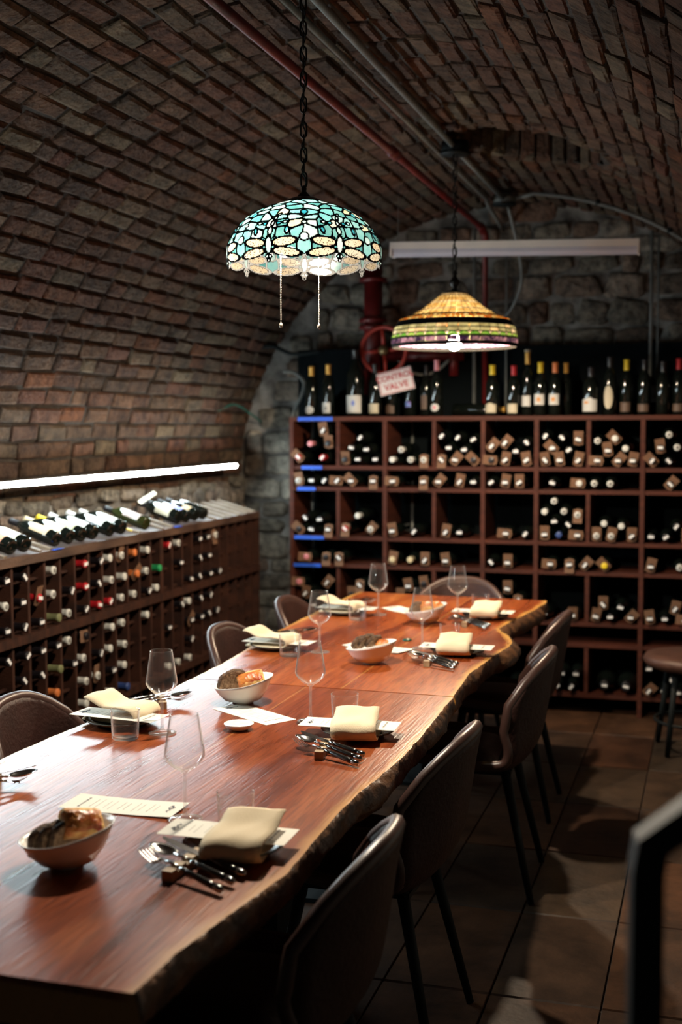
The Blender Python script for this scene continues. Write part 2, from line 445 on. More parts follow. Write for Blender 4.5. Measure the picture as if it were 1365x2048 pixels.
def piece_meshes(name, count, rough, seed, inset=0.12, mt='brick'):
    """Unit masonry pieces: x length, y height, z proud of the wall; 12 vertices, 20 triangles, uneven."""
    rnd = random.Random(seed)
    out = []
    for k in range(count):
        mb = MB(); vs = []
        for lay, (zz, ins) in enumerate(((-.5, 0.0), (.28, 0.0), (.5, inset))):
            for (i, j) in ((-1, -1), (1, -1), (1, 1), (-1, 1)):
                jx, jy, jz = (rnd.uniform(-1, 1) * rough for _ in range(3))
                if lay == 0: jx = jy = jz = 0
                vs.append((i * (.5 - ins * .45) + jx * .35, j * (.5 - ins) + jy, zz + jz))
        fs = [(3, 2, 1, 0)]
        for l in (0, 4):
            for i in range(4):
                j = (i + 1) % 4
                fs.append((l + i, l + j, l + 4 + j, l + 4 + i))
        fs.append((8, 9, 10, 11))
        mb.add(vs, fs, 0, False)
        me = mb.mesh(name); me.materials.append(M[mt]); out.append(me)
    return out

# ------------------------------------------------------------------ the cellar: vault, walls, floor
VX, VZ, VA, VB = -1.15, 1.20, 1.72, 1.66       # centre line, springing height, half width, rise
YN, YF = -1.5, 7.25
XL, XR = VX - VA, VX + VA
HX, HY, HRX, HRY = -0.80, 5.60, 0.33, 0.31     # opening in the crown of the vault

def arch(t):
    return Vector((VX + VA * math.cos(t), 0, VZ + VB * math.sin(t)))
def arch_normal(t):   # into the room
    return Vector((-math.cos(t) / VA, 0, -math.sin(t) / VB)).normalized()
def in_hole(x, y, k=1.0):
    return ((x - HX) / HRX) ** 2 + ((y - HY) / HRY) ** 2 < k * k

# bedding mortar behind the bricks
NT_, NY_ = 130, 220
vs, fs = [], []
for j in range(NY_ + 1):
    y = YN + (YF + .2 - YN) * j / NY_
    for i in range(NT_ + 1):
        t = PI * i / NT_
        p = arch(t); n = arch_normal(t)
        vs.append((p.x, y, p.z))
for j in range(NY_):
    for i in range(NT_):
        a = j * (NT_ + 1) + i
        c = Vector(vs[a])
        if c.z > 2 and in_hole(c.x, c.y): continue
        fs.append((a, a + 1, a + NT_ + 2, a + NT_ + 1))
ceiling = obj('ceiling', MB().add(vs, fs, 0, True), 'mortar')
ceiling['kind'] = 'structure'
ceiling['label'] = 'barrel vault of uneven dark brown bricks'

BR = piece_meshes('brick', 8, 0.07, 3)
courses = 68
ths, acc = [], 0.0      # equal arc steps
NN = 2000
arc = [0.0]
for i in range(NN): arc.append(arc[-1] + (arch(PI * (i + 1) / NN) - arch(PI * i / NN)).length)
tot = arc[-1]
ci = 0
for c in range(courses):
    target = tot * (c + .5) / courses
    while arc[ci] < target: ci += 1
    ths.append(PI * ci / NN)
hh = tot / courses
view = []
for c, t in enumerate(ths):
    y = 1.05 + (c % 2) * .113 + random.uniform(-.03, .03)
    p0 = arch(t); n0 = arch_normal(t)
    while y < YF - .02:
        ln = .222 + random.uniform(-.022, .022)
        if random.random() < .07: ln *= .55
        if y + ln > YF: ln = YF - y
        cy_ = y + ln / 2
        if p0.z > 2 and in_hole(p0.x, cy_, 1.0 + .5 * ln / HRY) :
            if not in_hole(p0.x, cy_ - ln * .25, 1.12): view.append((c, t, cy_ - ln * .27, ln * .44))
            if not in_hole(p0.x, cy_ + ln * .25, 1.12): view.append((c, t, cy_ + ln * .27, ln * .44))
        else:
            view.append((c, t, cy_, ln))
        y += ln + .003
def brick_matrix(t, yc, ln):
    t = t + .0055 * noise.noise(Vector((yc * 1.3, t * 4, 0))) + .002 * noise.noise(Vector((yc * 5, t * 30, 0)))
    p = arch(t); n = arch_normal(t)
    proud = random.uniform(-.007, .006)
    X = Vector((0, 1, 0)); Z = n; Y = Z.cross(X)
    R = Matrix((X, Y, Z)).transposed()
    R = R @ Euler((random.uniform(-.05, .05), random.uniform(-.03, .03), random.uniform(-.035, .035))).to_matrix()
    T = Matrix.Translation(Vector((p.x, yc, p.z)) + n * proud) @ R.to_4x4()
    S = Matrix.Diagonal((ln - .008 - random.uniform(0, .008), hh - .009 - random.uniform(0, .009), .030, 1))
    return T @ S
def proj(p):
    d = Vector(p) - cam.location
    z = d.dot(fw)
    return 682.5 + 2470.6 * d.dot(r2) / max(z, .01), 1024 - 2470.6 * d.dot(u2) / max(z, .01), z
cand = []
for k, (c, t, yc, ln) in enumerate(view):
    q = arch(t); sx_, sy_, d_ = proj((q.x, yc, q.z))
    vis = d_ > .5 and -20 < sx_ < 1385 and -20 < sy_ < 2068
    n = arch_normal(t); vd = (cam.location - Vector((q.x, yc, q.z))).normalized()
    size = max(n.dot(vd), .05) * ln / (d_ * d_) if vis else -1
    cand.append((size, k))
cand.sort(reverse=True)
indiv = set(k for s_, k in cand[:290])
rest = MB()
for k, (c, t, yc, ln) in enumerate(view):
    Tm = brick_matrix(t, yc, ln)
    me = BR[random.randrange(8)]
    if k in indiv:
        o = bpy.data.objects.new('brick', me); COL.objects.link(o); o.parent = ceiling; o.matrix_local = Tm
    else:
        rest.add([Tm @ v.co for v in me.vertices], [tuple(p.vertices) for p in me.polygons])
o = obj('bricks', rest, 'brick', ceiling); o['kind'] = 'stuff'

# round shaft opening in the vault crown, lined with bricks on end
sh = MB()
N = 30
zt = lambda x: VZ + VB * math.sqrt(max(0, 1 - ((x - VX) / VA) ** 2))
for k in range(N):
    a = 2 * PI * (k + .5) / N
    cx, cy0 = HX + (HRX + .035) * math.cos(a), HY + (HRY + .035) * math.sin(a)
    z0 = zt(cx) - .01
    ln = .46
    R = Euler((0, 0, a)).to_matrix().to_4x4()
    me = BR[k % 8]
    o = bpy.data.objects.new('shaft_brick', me); COL.objects.link(o); o.parent = ceiling
    Rz = Matrix(((0, -math.sin(a), -math.cos(a), 0), (0, math.cos(a), -math.sin(a), 0), (1, 0, 0, 0), (0, 0, 0, 1)))
    o.matrix_local = Matrix.Translation((cx, cy0, z0 + ln / 2)) @ Rz @ Matrix.Diagonal((ln, 2 * PI * HRX / N * .95, .06, 1))
cap = MB().lathe([(0.0001, 0), (HRX + .08, 0), (HRX + .08, .03), (0.0001, .03)], 24)
obj('shaft_casing', MB().lathe([(HRX + .075, 2.86), (HRX + .075, 3.28), (HRX + .11, 3.28), (HRX + .11, 2.86)], 36), 'mortar', ceiling, (HX, HY, 0))
obj('shaft_cover', cap, 'mortar', ceiling, (HX, HY, 3.24))

# walls
def struct(name, mb, m, label=None):
    o = obj(name, mb, m); o['kind'] = 'structure'
    if label: o['label'] = label
    return o
wall_left = struct('wall_left', MB().box((XL - .0825, (YN + YF) / 2, .6), (.235, YF - YN, 1.24)), 'lime', 'rough lime-pointed rubble wall below the vault')
wall_right = struct('wall_right', MB().box((XR + .10, (YN + YF) / 2, .6), (.20, YF - YN, 1.22)), 'lime')
bw = MB()
seg = 40
vs = [(XL, YF, 0), (XR, YF, 0)] + [(arch(PI * i / seg).x, YF, arch(PI * i / seg).z) for i in range(seg + 1)]
front = [(x, y, z) for x, y, z in vs]; back = [(x, y + .2, z) for x, y, z in vs]
n_ = len(vs)
loop = [0, 1] + list(range(2, n_))
bw.add(front + back, [tuple(loop[::-1]), tuple(i + n_ for i in loop)] + [(loop[i], loop[(i + 1) % n_], loop[(i + 1) % n_] + n_, loop[i] + n_) for i in range(n_)])
wall_back = struct('wall_back', bw, 'lime', 'rubble stone end wall of the cellar')
floor = struct('floor', MB().box(((XL + XR) / 2, (YN + YF) / 2, -.06), (XR - XL + .4, YF - YN + .4, .10)), 'grout', 'dark slate-look tiled floor')

def stone_meshes(count, seed, m='stone'):
    rnd = random.Random(seed); out = []
    for k in range(count):
        mb = MB(); vs = []
        nu, nv = 8, 4
        for j in range(nv + 1):
            ph = PI / 2 * j / nv
            for i in range(nu):
                a = 2 * PI * i / nu + PI / 8
                sq = lambda q: math.copysign(abs(q) ** .4, q)
                rr = math.cos(ph) ** .45
                jj = 1 + rnd.uniform(-.2, .12)
                vs.append((.5 * sq(math.cos(a)) * rr * jj, .5 * sq(math.sin(a)) * rr * jj, .5 * math.sin(ph) ** .8 * (1 + rnd.uniform(-.2, .2)) - (.25 if j == 0 else 0)))
        fs = [(j * nu + i, j * nu + (i + 1) % nu, (j + 1) * nu + (i + 1) % nu, (j + 1) * nu + i) for j in range(nv) for i in range(nu)]
        mb.add(vs, fs, 0, True); me = mb.mesh('stone'); me.materials.append(M[m]); out.append(me)
    return out
ST = stone_meshes(9, 5)
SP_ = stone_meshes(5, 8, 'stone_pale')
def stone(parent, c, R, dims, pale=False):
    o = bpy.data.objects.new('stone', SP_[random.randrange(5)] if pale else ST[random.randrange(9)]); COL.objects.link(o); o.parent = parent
    R = R @ Euler((random.uniform(-.1, .1), random.uniform(-.1, .1), random.uniform(-.12, .12))).to_matrix()
    o.matrix_local = Matrix.Translation(c) @ R.to_4x4() @ Matrix.Diagonal((*dims, 1))
# end wall: local x -> world x, local y -> z, local z -> -y
RB_ = Matrix(((1, 0, 0), (0, 0, -1), (0, 1, 0)))
z = .30
while z < 2.80:
    h = random.uniform(.09, .16)
    x = XL + random.uniform(0, .1)
    while x < XR - .05:
        wd = random.uniform(.10, .32)
        cx, cz = x + wd / 2, z + h / 2
        inside = abs(cx - VX) < VA * math.sqrt(max(0, 1 - max(0, (cz + h * .3 - VZ) / VB) ** 2)) - .03 if cz + h * .3 < VZ + VB else False
        if inside and (cz > 1.95 or cx < -2.28):
            stone(wall_back, (cx, YF, cz), RB_, (wd * random.uniform(.88, 1.04), h * random.uniform(.82, 1.08), random.uniform(.03, .085)), pale=(cx < -2.4 and 1.08 < cz < 1.62))  # pale stones in the corner paint in the tube's bright patch
        x += wd
    z += h
# left wall: local x -> y, local y -> z, local z -> +x
RL_ = Matrix(((0, 0, 1), (1, 0, 0), (0, 1, 0)))
z = .98
for h in (.12, .09, .07):
    y = 2.6
    while y < YF - .1:
        wd = random.uniform(.14, .30)
        stone(wall_left, (XL + .035 + random.uniform(-.01, .015), y + wd / 2, z + h / 2 + random.uniform(-.012, .012)), RL_, (wd * random.uniform(.85, 1.05), h * random.uniform(.85, 1.1), random.uniform(.025, .06)))
        y += wd
    z += h

# floor tiles, 30 x 60 cm
tm = piece_meshes('floor_tile', 5, .003, 11, inset=.006, mt='tile')
ty = 3.30 - .605 * 4
while ty < YF - .1:
    tx = -.27 - .305 * 9
    while tx < XR + .02:
        x1 = min(tx + .305, XR); y1 = min(ty + .605, YF)
        x0 = max(tx, XL)
        if x1 - x0 > .04 and y1 > ty + .05:
            o = bpy.data.objects.new('tile', random.choice(tm)); COL.objects.link(o); o.parent = floor
            o.location = ((x0 + x1) / 2, (ty + y1) / 2, -.011); o.scale = ((x1 - x0) - .006, (y1 - ty) - .006, .021)
            o.rotation_euler = (random.uniform(-.002, .002), random.uniform(-.002, .002), 0)
        tx += .305
    ty += .605

# ------------------------------------------------------------------ live-edge tables
RIGHT = [(1.50, -.80), (1.576, -.797), (1.71, -.792), (1.84, -.778), (1.957, -.762), (2.088, -.741), (2.255, -.748), (2.477, -.756), (2.688, -.748), (2.859, -.734), (3.056, -.731), (3.336, -.741), (3.62, -.750),
         (3.9, -.765), (4.006, -.772), (4.192, -.755), (4.37, -.747), (4.534, -.723), (4.665, -.733), (4.764, -.758), (4.86, -.806), (4.942, -.830), (5.092, -.817), (5.408, -.773), (5.688, -.745), (5.9, -.75)]
LEFT = [(1.50, -1.70), (2.0, -1.69), (2.628, -1.682), (2.86, -1.676), (3.164, -1.652), (3.454, -1.624), (3.912, -1.626), (4.2, -1.645), (4.478, -1.671), (4.929, -1.68), (5.735, -1.692), (5.9, -1.66)]
def interp(T, y):
    for (a, p), (b, q) in zip(T, T[1:]):
        if a <= y <= b:
            return p + (q - p) * (y - a) / (b - a)
    return T[-1][1] if y > T[-1][0] else T[0][1]
def wob(y, s): return .004 * noise.noise(Vector((y * 9, s, 0))) + .003 * noise.noise(Vector((y * 25, s, 3)))
TOP = .75
def slab(parent, y0, y1, m, end_skew, zt_=TOP):
    th = .075
    ny, nx = 110, 20
    rows = []
    vs, ed = [], []
    for j in range(ny + 1):
        y = y0 + (y1 - y0) * j / ny
        xl = interp(LEFT, y) + wob(y, 1); xr = interp(RIGHT, y) + wob(y, 7)
        for i in range(nx + 1):
            f = .5 - .5 * math.cos(PI * i / nx)
            x = xl + (xr - xl) * f
            yy = y + (end_skew[1] * (1 - f) if j == ny else (end_skew[0] * (1 - f) if j == 0 else 0))
            vs.append((x, yy, zt_)); ed.append(min(x - xl, xr - x))
    fs = [(j * (nx + 1) + i, j * (nx + 1) + i + 1, (j + 1) * (nx + 1) + i + 1, (j + 1) * (nx + 1) + i) for j in range(ny) for i in range(nx)]
    # waney edges: four rows rolling out and under, and the sawn underside
    base = len(vs)
    K = 5
    for side in (0, 1):
        for j in range(ny + 1):
            o = Vector(vs[j * (nx + 1) + (nx if side else 0)])
            sgn = 1 if side else -1
            for k in range(1, K + 1):
                q = k / K
                big = .030 * max(0, noise.noise(Vector((o.y * 3.1, side * 5, 2)))) + (.03 if 4.4 < o.y < 5.6 and side else 0)
                out = (.012 + big) * math.sin(q * PI * .8) - .022 * q * q + .010 * noise.noise(Vector((o.y * 14, k * .9, side * 9))) + .006 * noise.noise(Vector((o.y * 45, k * 2.1, side * 9)))
                vs.append((o.x + sgn * out, o.y, zt_ - th * q)); ed.append(-.01)
    def ev(side, j, k):
        if k == 0: return j * (nx + 1) + (nx if side else 0)
        return base + side * (ny + 1) * K + j * K + k - 1
    mi = [0] * len(fs)
    for side in (0, 1):
        for j in range(ny):
            for k in range(K):
                q = (ev(side, j, k), ev(side, j, k + 1), ev(side, j + 1, k + 1), ev(side, j + 1, k))
                fs.append(q if side == 0 else q[::-1]); mi.append(1)
    for j in range(ny):
        fs.append((ev(0, j, K), ev(1, j, K), ev(1, j + 1, K), ev(0, j + 1, K))); mi.append(0)
    for j in (0, ny):
        loop = [j * (nx + 1) + i for i in range(nx + 1)] + [ev(1, j, k) for k in range(1, K + 1)] + [ev(0, j, k) for k in range(K, 0, -1)]
        fs.append(tuple(loop[::-1] if j == 0 else loop)); mi.append(0)
    mb = MB(); mb.v = vs; mb.f = fs; mb.mi = mi; mb.sm = [m_ == 1 for m_ in mi]
    me = mb.mesh('tabletop')
    a = me.attributes.new('edge_distance', 'FLOAT', 'POINT'); a.data.foreach_set('value', ed)
    loc = parent.location
    me.transform(Matrix.Translation(-Vector(loc)))
    me.materials.append(M[m]); me.materials.append(M['bark'])
    bmm = bmesh.new(); bmm.from_mesh(me); bmesh.ops.recalc_face_normals(bmm, faces=bmm.faces); bmm.to_mesh(me); bmm.free()
    return obj('tabletop', me, None, parent)
def table(y0, y1, m, label, group, skew, zt_):
    t = empty('dining_table', (-1.2, (y0 + y1) / 2, 0), 0, label, 'table', group)
    slab(t, y0, y1, m, skew, zt_)
    for s in (-1, 1):
        yy = s * ((y1 - y0) / 2 - .38)
        obj('pedestal', MB().box((0, yy, (zt_ - .075) / 2 + .006), (.09, .16, zt_ - .075 - .012)), 'metal_black', t)
        obj('foot_plate', MB().box((0, yy, .008), (.26, .5, .016)), 'metal_black', t)
        obj('mounting_plate', MB().box((0, yy, zt_ - .081), (.5, .3, .012)), 'metal_black', t)
    return t
table(1.577, 3.640, 'slab_near', 'reddish-brown live-edge slab table nearest the camera', 'live-edge tables set end to end', (0, .03), TOP)
table(3.648, 5.800, 'slab_far', 'golden-brown live-edge slab table with bulging bark edge, further table', 'live-edge tables set end to end', (.03, .06), TOP)

# ------------------------------------------------------------------ chairs
def chair_meshes():
    prof = smoothcurve([(.23, 0, .435), (.20, 0, .455), (.08, 0, .452), (-.06, 0, .442), (-.15, 0, .458), (-.205, 0, .52), (-.228, 0, .62), (-.245, 0, .73), (-.260, 0, .808)], 4)
    n = len(prof); nu = 14
    vs = []
    def S(u, vv):
        vv = vv * (1 - .20 * abs(u) ** 3.2) if vv > .5 else vv * (1 - .20 * abs(u) ** 3.2 * max(0, (vv - .1) / .4))
        q = vv * (n - 1); i = min(int(q), n - 2); p = prof[i].lerp(prof[i + 1], q - i)
        bk = max(0, min(1, (vv - .45) / .25))
        wdt = .205 + .03 * min(1, vv / .3) - .035 * max(0, (vv - .75) / .25)
        wdt *= 1 - .12 * max(0, (.12 - vv) / .12)
        return Vector((p.x + (.095 * bk * (1 - .25 * max(0, (vv - .8) / .2))) * abs(u) ** 2.4, u * wdt, p.z + .035 * (1 - bk) * abs(u) ** 3))
    nv = 26
    for j in range(nv + 1):
        for i in range(nu + 1):
            vs.append(S(-1 + 2 * i / nu, j / nv))
    fs = [(j * (nu + 1) + i, j * (nu + 1) + i + 1, (j + 1) * (nu + 1) + i + 1, (j + 1) * (nu + 1) + i) for j in range(nv) for i in range(nu)]
    N = len(vs)
    # thickness, built from the surface normals
    nb = [Vector((0, 0, 0)) for _ in vs]
    for f in fs:
        a, b, c, d = (vs[k] for k in f)
        nn = (c - a).cross(d - b)
        for k in f: nb[k] += nn
    back = [v - nb[k].normalized() * .030 for k, v in enumerate(vs)]
    fs2 = [tuple(k + N for k in f[::-1]) for f in fs]
    per = [i for i in range(nu + 1)] + [j * (nu + 1) + nu for j in range(1, nv + 1)] + [nv * (nu + 1) + i for i in range(nu - 1, -1, -1)] + [j * (nu + 1) for j in range(nv - 1, 0, -1)]
    sf = [(per[(k + 1) % len(per)], per[k], per[k] + N, per[(k + 1) % len(per)] + N) for k in range(len(per))]
    mb = MB(); mb.add(vs + back, fs + fs2 + sf, 0, True)
    shell = mb.mesh('shell'); shell.materials.append(M['leather'])
    bmm = bmesh.new(); bmm.from_mesh(shell); bmesh.ops.recalc_face_normals(bmm, faces=bmm.faces); bmm.to_mesh(shell); bmm.free()
    pip = MB().tube([(vs[k] + back[k]) / 2 for k in per], .0165, 8, closed=True).mesh('rim_piping'); pip.materials.append(M['piping'])
    pad = MB()
    pv = []
    for j in range(9):
        for i in range(9):
            a, b = -1 + i / 4, -1 + j / 4
            k = (1 - a ** 6) * (1 - b ** 6)
            pv.append((.045 + a * .145, b * .175, .468 + .022 * max(0, k) ** .4 - .02 * (1 - k)))
    pad.add(pv, [(j * 9 + i, j * 9 + i + 1, (j + 1) * 9 + i + 1, (j + 1) * 9 + i) for j in range(8) for i in range(8)], 0, True)
    padm = pad.mesh('seat_pad'); padm.materials.append(M['leather'])
    legs = []
    for sx_ in (1, -1):
        for sy_ in (1, -1):
            l = MB().tube([(sx_ * .13, sy_ * .14, .425), (sx_ * .215 - .01, sy_ * .205, .004)], [.017, .011], 8).mesh('leg'); l.materials.append(M['metal_black']); legs.append(l)
    fr = MB().box((0, 0, .418), (.30, .30, .014)).mesh('seat_frame'); fr.materials.append(M['metal_black'])
    return shell, pip, padm, legs, fr
CH = chair_meshes()
def chair(x, y, rz, label):
    t = empty('dining_chair', (x, y, 0), rz, label, 'chair', 'brown leather chairs around the tables')
    obj('shell', CH[0], None, t); obj('rim_piping', CH[1], None, t); obj('seat_pad', CH[2], None, t)
    for l in CH[3]: obj('leg', l, None, t)
    obj('seat_frame', CH[4], None, t)
chair(-.845, 2.20, PI + .03, 'brown leather chair nearest the camera on the right of the table')
chair(-.846, 3.03, PI - .03, 'second brown leather chair from the camera along the right side')
chair(-.790, 4.16, PI + .05, 'brown leather chair at the far table, third along the right side')
chair(-.835, 5.02, PI + .02, 'furthest brown leather chair on the right, by the bulging bark edge')
chair(-1.625, 3.02, .03, 'brown leather chair nearest the camera on the left of the table')
chair(-1.540, 4.34, -.04, 'middle brown leather chair on the left side, before the slotted rack')
chair(-1.560, 5.14, .02, 'furthest brown leather chair on the left, by the rubble corner')
chair(-1.20, 5.80, -PI / 2, 'brown leather chair at the far head of the tables, facing the camera')

# ------------------------------------------------------------------ bottles
ORD = ['first', 'second', 'third', 'fourth', 'fifth', 'sixth', 'seventh', 'eighth', 'ninth', 'tenth', 'eleventh', 'twelfth', 'thirteenth', 'fourteenth', 'fifteenth', 'sixteenth', 'seventeenth', 'eighteenth', 'nineteenth', 'twentieth']
_mc = {}
def cached(key, fn):
    if key not in _mc: _mc[key] = fn()
    return _mc[key]
def mkmesh(name, mb, m):
    me = mb.mesh(name); me.materials.append(M[m]); return me
def bottle_body(R=.0365, L=.30, green=False):
    k = R / .0365
    prof = [(.001, .008), (R * .8, .001), (R, .006), (R, L * .62), (R * .93, L * .67), (R * .60, L * .755), (.0150 * k, L * .82), (.0135 * k, L * .97), (.0150 * k, L * .975), (.0150 * k, L), (.001, L)]
    return cached(('body', R, L, green), lambda: mkmesh('bottle', MB().lathe(prof, 16), 'bottle_green' if green else 'bottle'))
def capsule(m, L=.30, ln=.062, k=1.0):
    return cached(('cap', m, L, ln, k), lambda: mkmesh('capsule', MB().lathe([(.0162 * k, L - ln), (.0152 * k, L - .012), (.0168 * k, L - .010), (.0168 * k, L + .001), (.0145 * k, L + .002), (.0001, L + .002)], 14), m))
def tag_mesh():
    def f():
        mb = MB(); out = [(-.029, -.030), (0, -.038), (.029, -.030), (.029, .02), (.029, .055), (0, .056), (-.029, .055), (-.029, .02)]
        inn = [(.0175 * math.cos(a), .0175 * math.sin(a)) for a in [-PI * .75 + k * PI / 4 for k in range(8)]]
        vs = [(x, y, z) for z in (0, .0012) for (x, y) in out] + [(x, y, z) for z in (0, .0012) for (x, y) in inn]
        fs = []
        for k in range(8):
            q = (k + 1) % 8
            fs += [(k, 16 + k, 16 + q, q), (8 + k, 8 + q, 24 + q, 24 + k), (k, q, 8 + q, 8 + k)]
        mb.add(vs, fs); return mkmesh('paper_tag', mb, 'kraft')
    return cached('tag', f)
def sticker_mesh():
    return cached('stk', lambda: mkmesh('price_sticker', MB().box((0, 0, 0), (.029, .013, .0012)).box((.014, 0, -.004), (.0012, .015, .008)).box((-.014, 0, -.004), (.0012, .015, .008)), 'sticker'))
def seal_mesh():
    return cached('seal', lambda: mkmesh('bottle_seal', MB().lathe([(.0001, 0), (.009, 0), (.009, .001), (.0001, .001)], 12), 'ink'))
CAPS = {'s': 'cap_dark', 'k': 'cap_dark', 'c': 'cap_white', 'r': 'cap_red', 'p': 'cap_pink', 'e': 'cap_cream', 'y': 'cap_yellow', 'o': 'cap_orange', 'G': 'cap_green', 'g': 'cap_olive', 'b': 'cap_blue', 'B': 'cap_dark'}
CNAME = {'s': 'white-stickered dark', 'k': 'dark-capped', 'c': 'white-capped', 'r': 'red-capped', 'p': 'pink-capped', 'e': 'cream-capped', 'y': 'yellow-capped', 'o': 'orange-capped', 'G': 'bright green-capped', 'g': 'olive-capped', 'b': 'blue-capped', 'B': 'fat magnum'}
brnd = random.Random(21)
def lying_bottle(loc, R, typ, tagged, label, group, R_=.0365, L=.30):
    """R: 3x3 rotation taking the bottle's +z (neck) into the world."""
    root = obj('wine_bottle', bottle_body(R_, L), None, None, loc, R)
    tag(root, label, 'bottle', group)
    cm = CAPS[typ]
    obj('capsule', capsule(cm, L, k=R_ / .0365), None, root)
    a = brnd.choice([0, 0, .1, -.2, .9, -.8, .6])
    if typ in 'sB':
        obj('price_sticker', sticker_mesh(), None, root, (0, 0, L + .004), (0, 0, a))
    elif typ == 'c' and brnd.random() < .6:
        obj('cap_mark', seal_mesh(), None, root, (0, 0, L + .0025))
    elif typ == 'r':
        obj('price_sticker', sticker_mesh(), None, root, (0, 0, L + .004), (0, 0, a))
    if tagged:
        b = brnd.choice([0, .15, -.2, .8, -.7, 1.5, PI])
        obj('paper_tag', tag_mesh(), None, root, (0, 0, L - .013 + brnd.uniform(-.004, .004)), (brnd.uniform(.05, .3), .08, b), scale=(.86, .86, 1))
    return root

# ------------------------------------------------------------------ back wine rack
RY0, RY1 = 6.733, 7.06
Z = [1.613, 1.335, 1.213, .933, .773, .496, .38, .105]
POSTS = [-2.341, -1.785, -1.226, -.933, -.371, .19]
MIDS = [-2.064, -1.504, -.655, -.09]
rack = empty('wine_rack', (-1.07, RY0, 0), 0, 'tall red-brown wooden wine rack of square compartments along the end wall', 'wine rack')
def rbox(name, c, d, m='rackwood', label=None):
    return obj(name, MB().box((c[0] + 1.07, c[1] - RY0, c[2]), d), m, rack, label=label)
dep = RY1 - RY0
for x in POSTS:
    rbox('post', (x, RY0 + dep / 2, (1.601) / 2), (.024, dep, 1.601))
rbox('top_shelf', (-1.075, RY0 + dep / 2 - .002, 1.613), (2.556, dep + .004, .024))
for z in Z[1:]:
    for a, b in zip(POSTS, POSTS[1:]):
        rbox('shelf', ((a + b) / 2, RY0 + dep / 2 + .003, z), (b - a - .024, dep - .006, .022))
for x in MIDS:
    for r in ((0, 2, 4) if x != -.655 else (0, 2, 4, 6)):
        rbox('divider', (x, RY0 + dep / 2 + .005, (Z[r] + Z[r + 1]) / 2), (.022, dep - .01, Z[r] - Z[r + 1] - .0235))
for (x0, x1, z) in ((-2.30, -2.09, 1.613), (-2.28, -2.155, 1.335), (-2.305, -2.195, 1.213), (-2.325, -2.145, .933), (-2.33, -2.165, .773)):
    rbox('tape_strip', ((x0 + x1) / 2, RY0 - .0045, z), (x1 - x0, .0012, .020), 'tape', 'strip of blue tape on the shelf edge')
# plain black panel added behind the rack, keeping its background dark
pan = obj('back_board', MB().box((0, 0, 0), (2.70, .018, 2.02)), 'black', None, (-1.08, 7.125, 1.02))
tag(pan, 'flat black panel between the wine rack and the end wall', 'board')

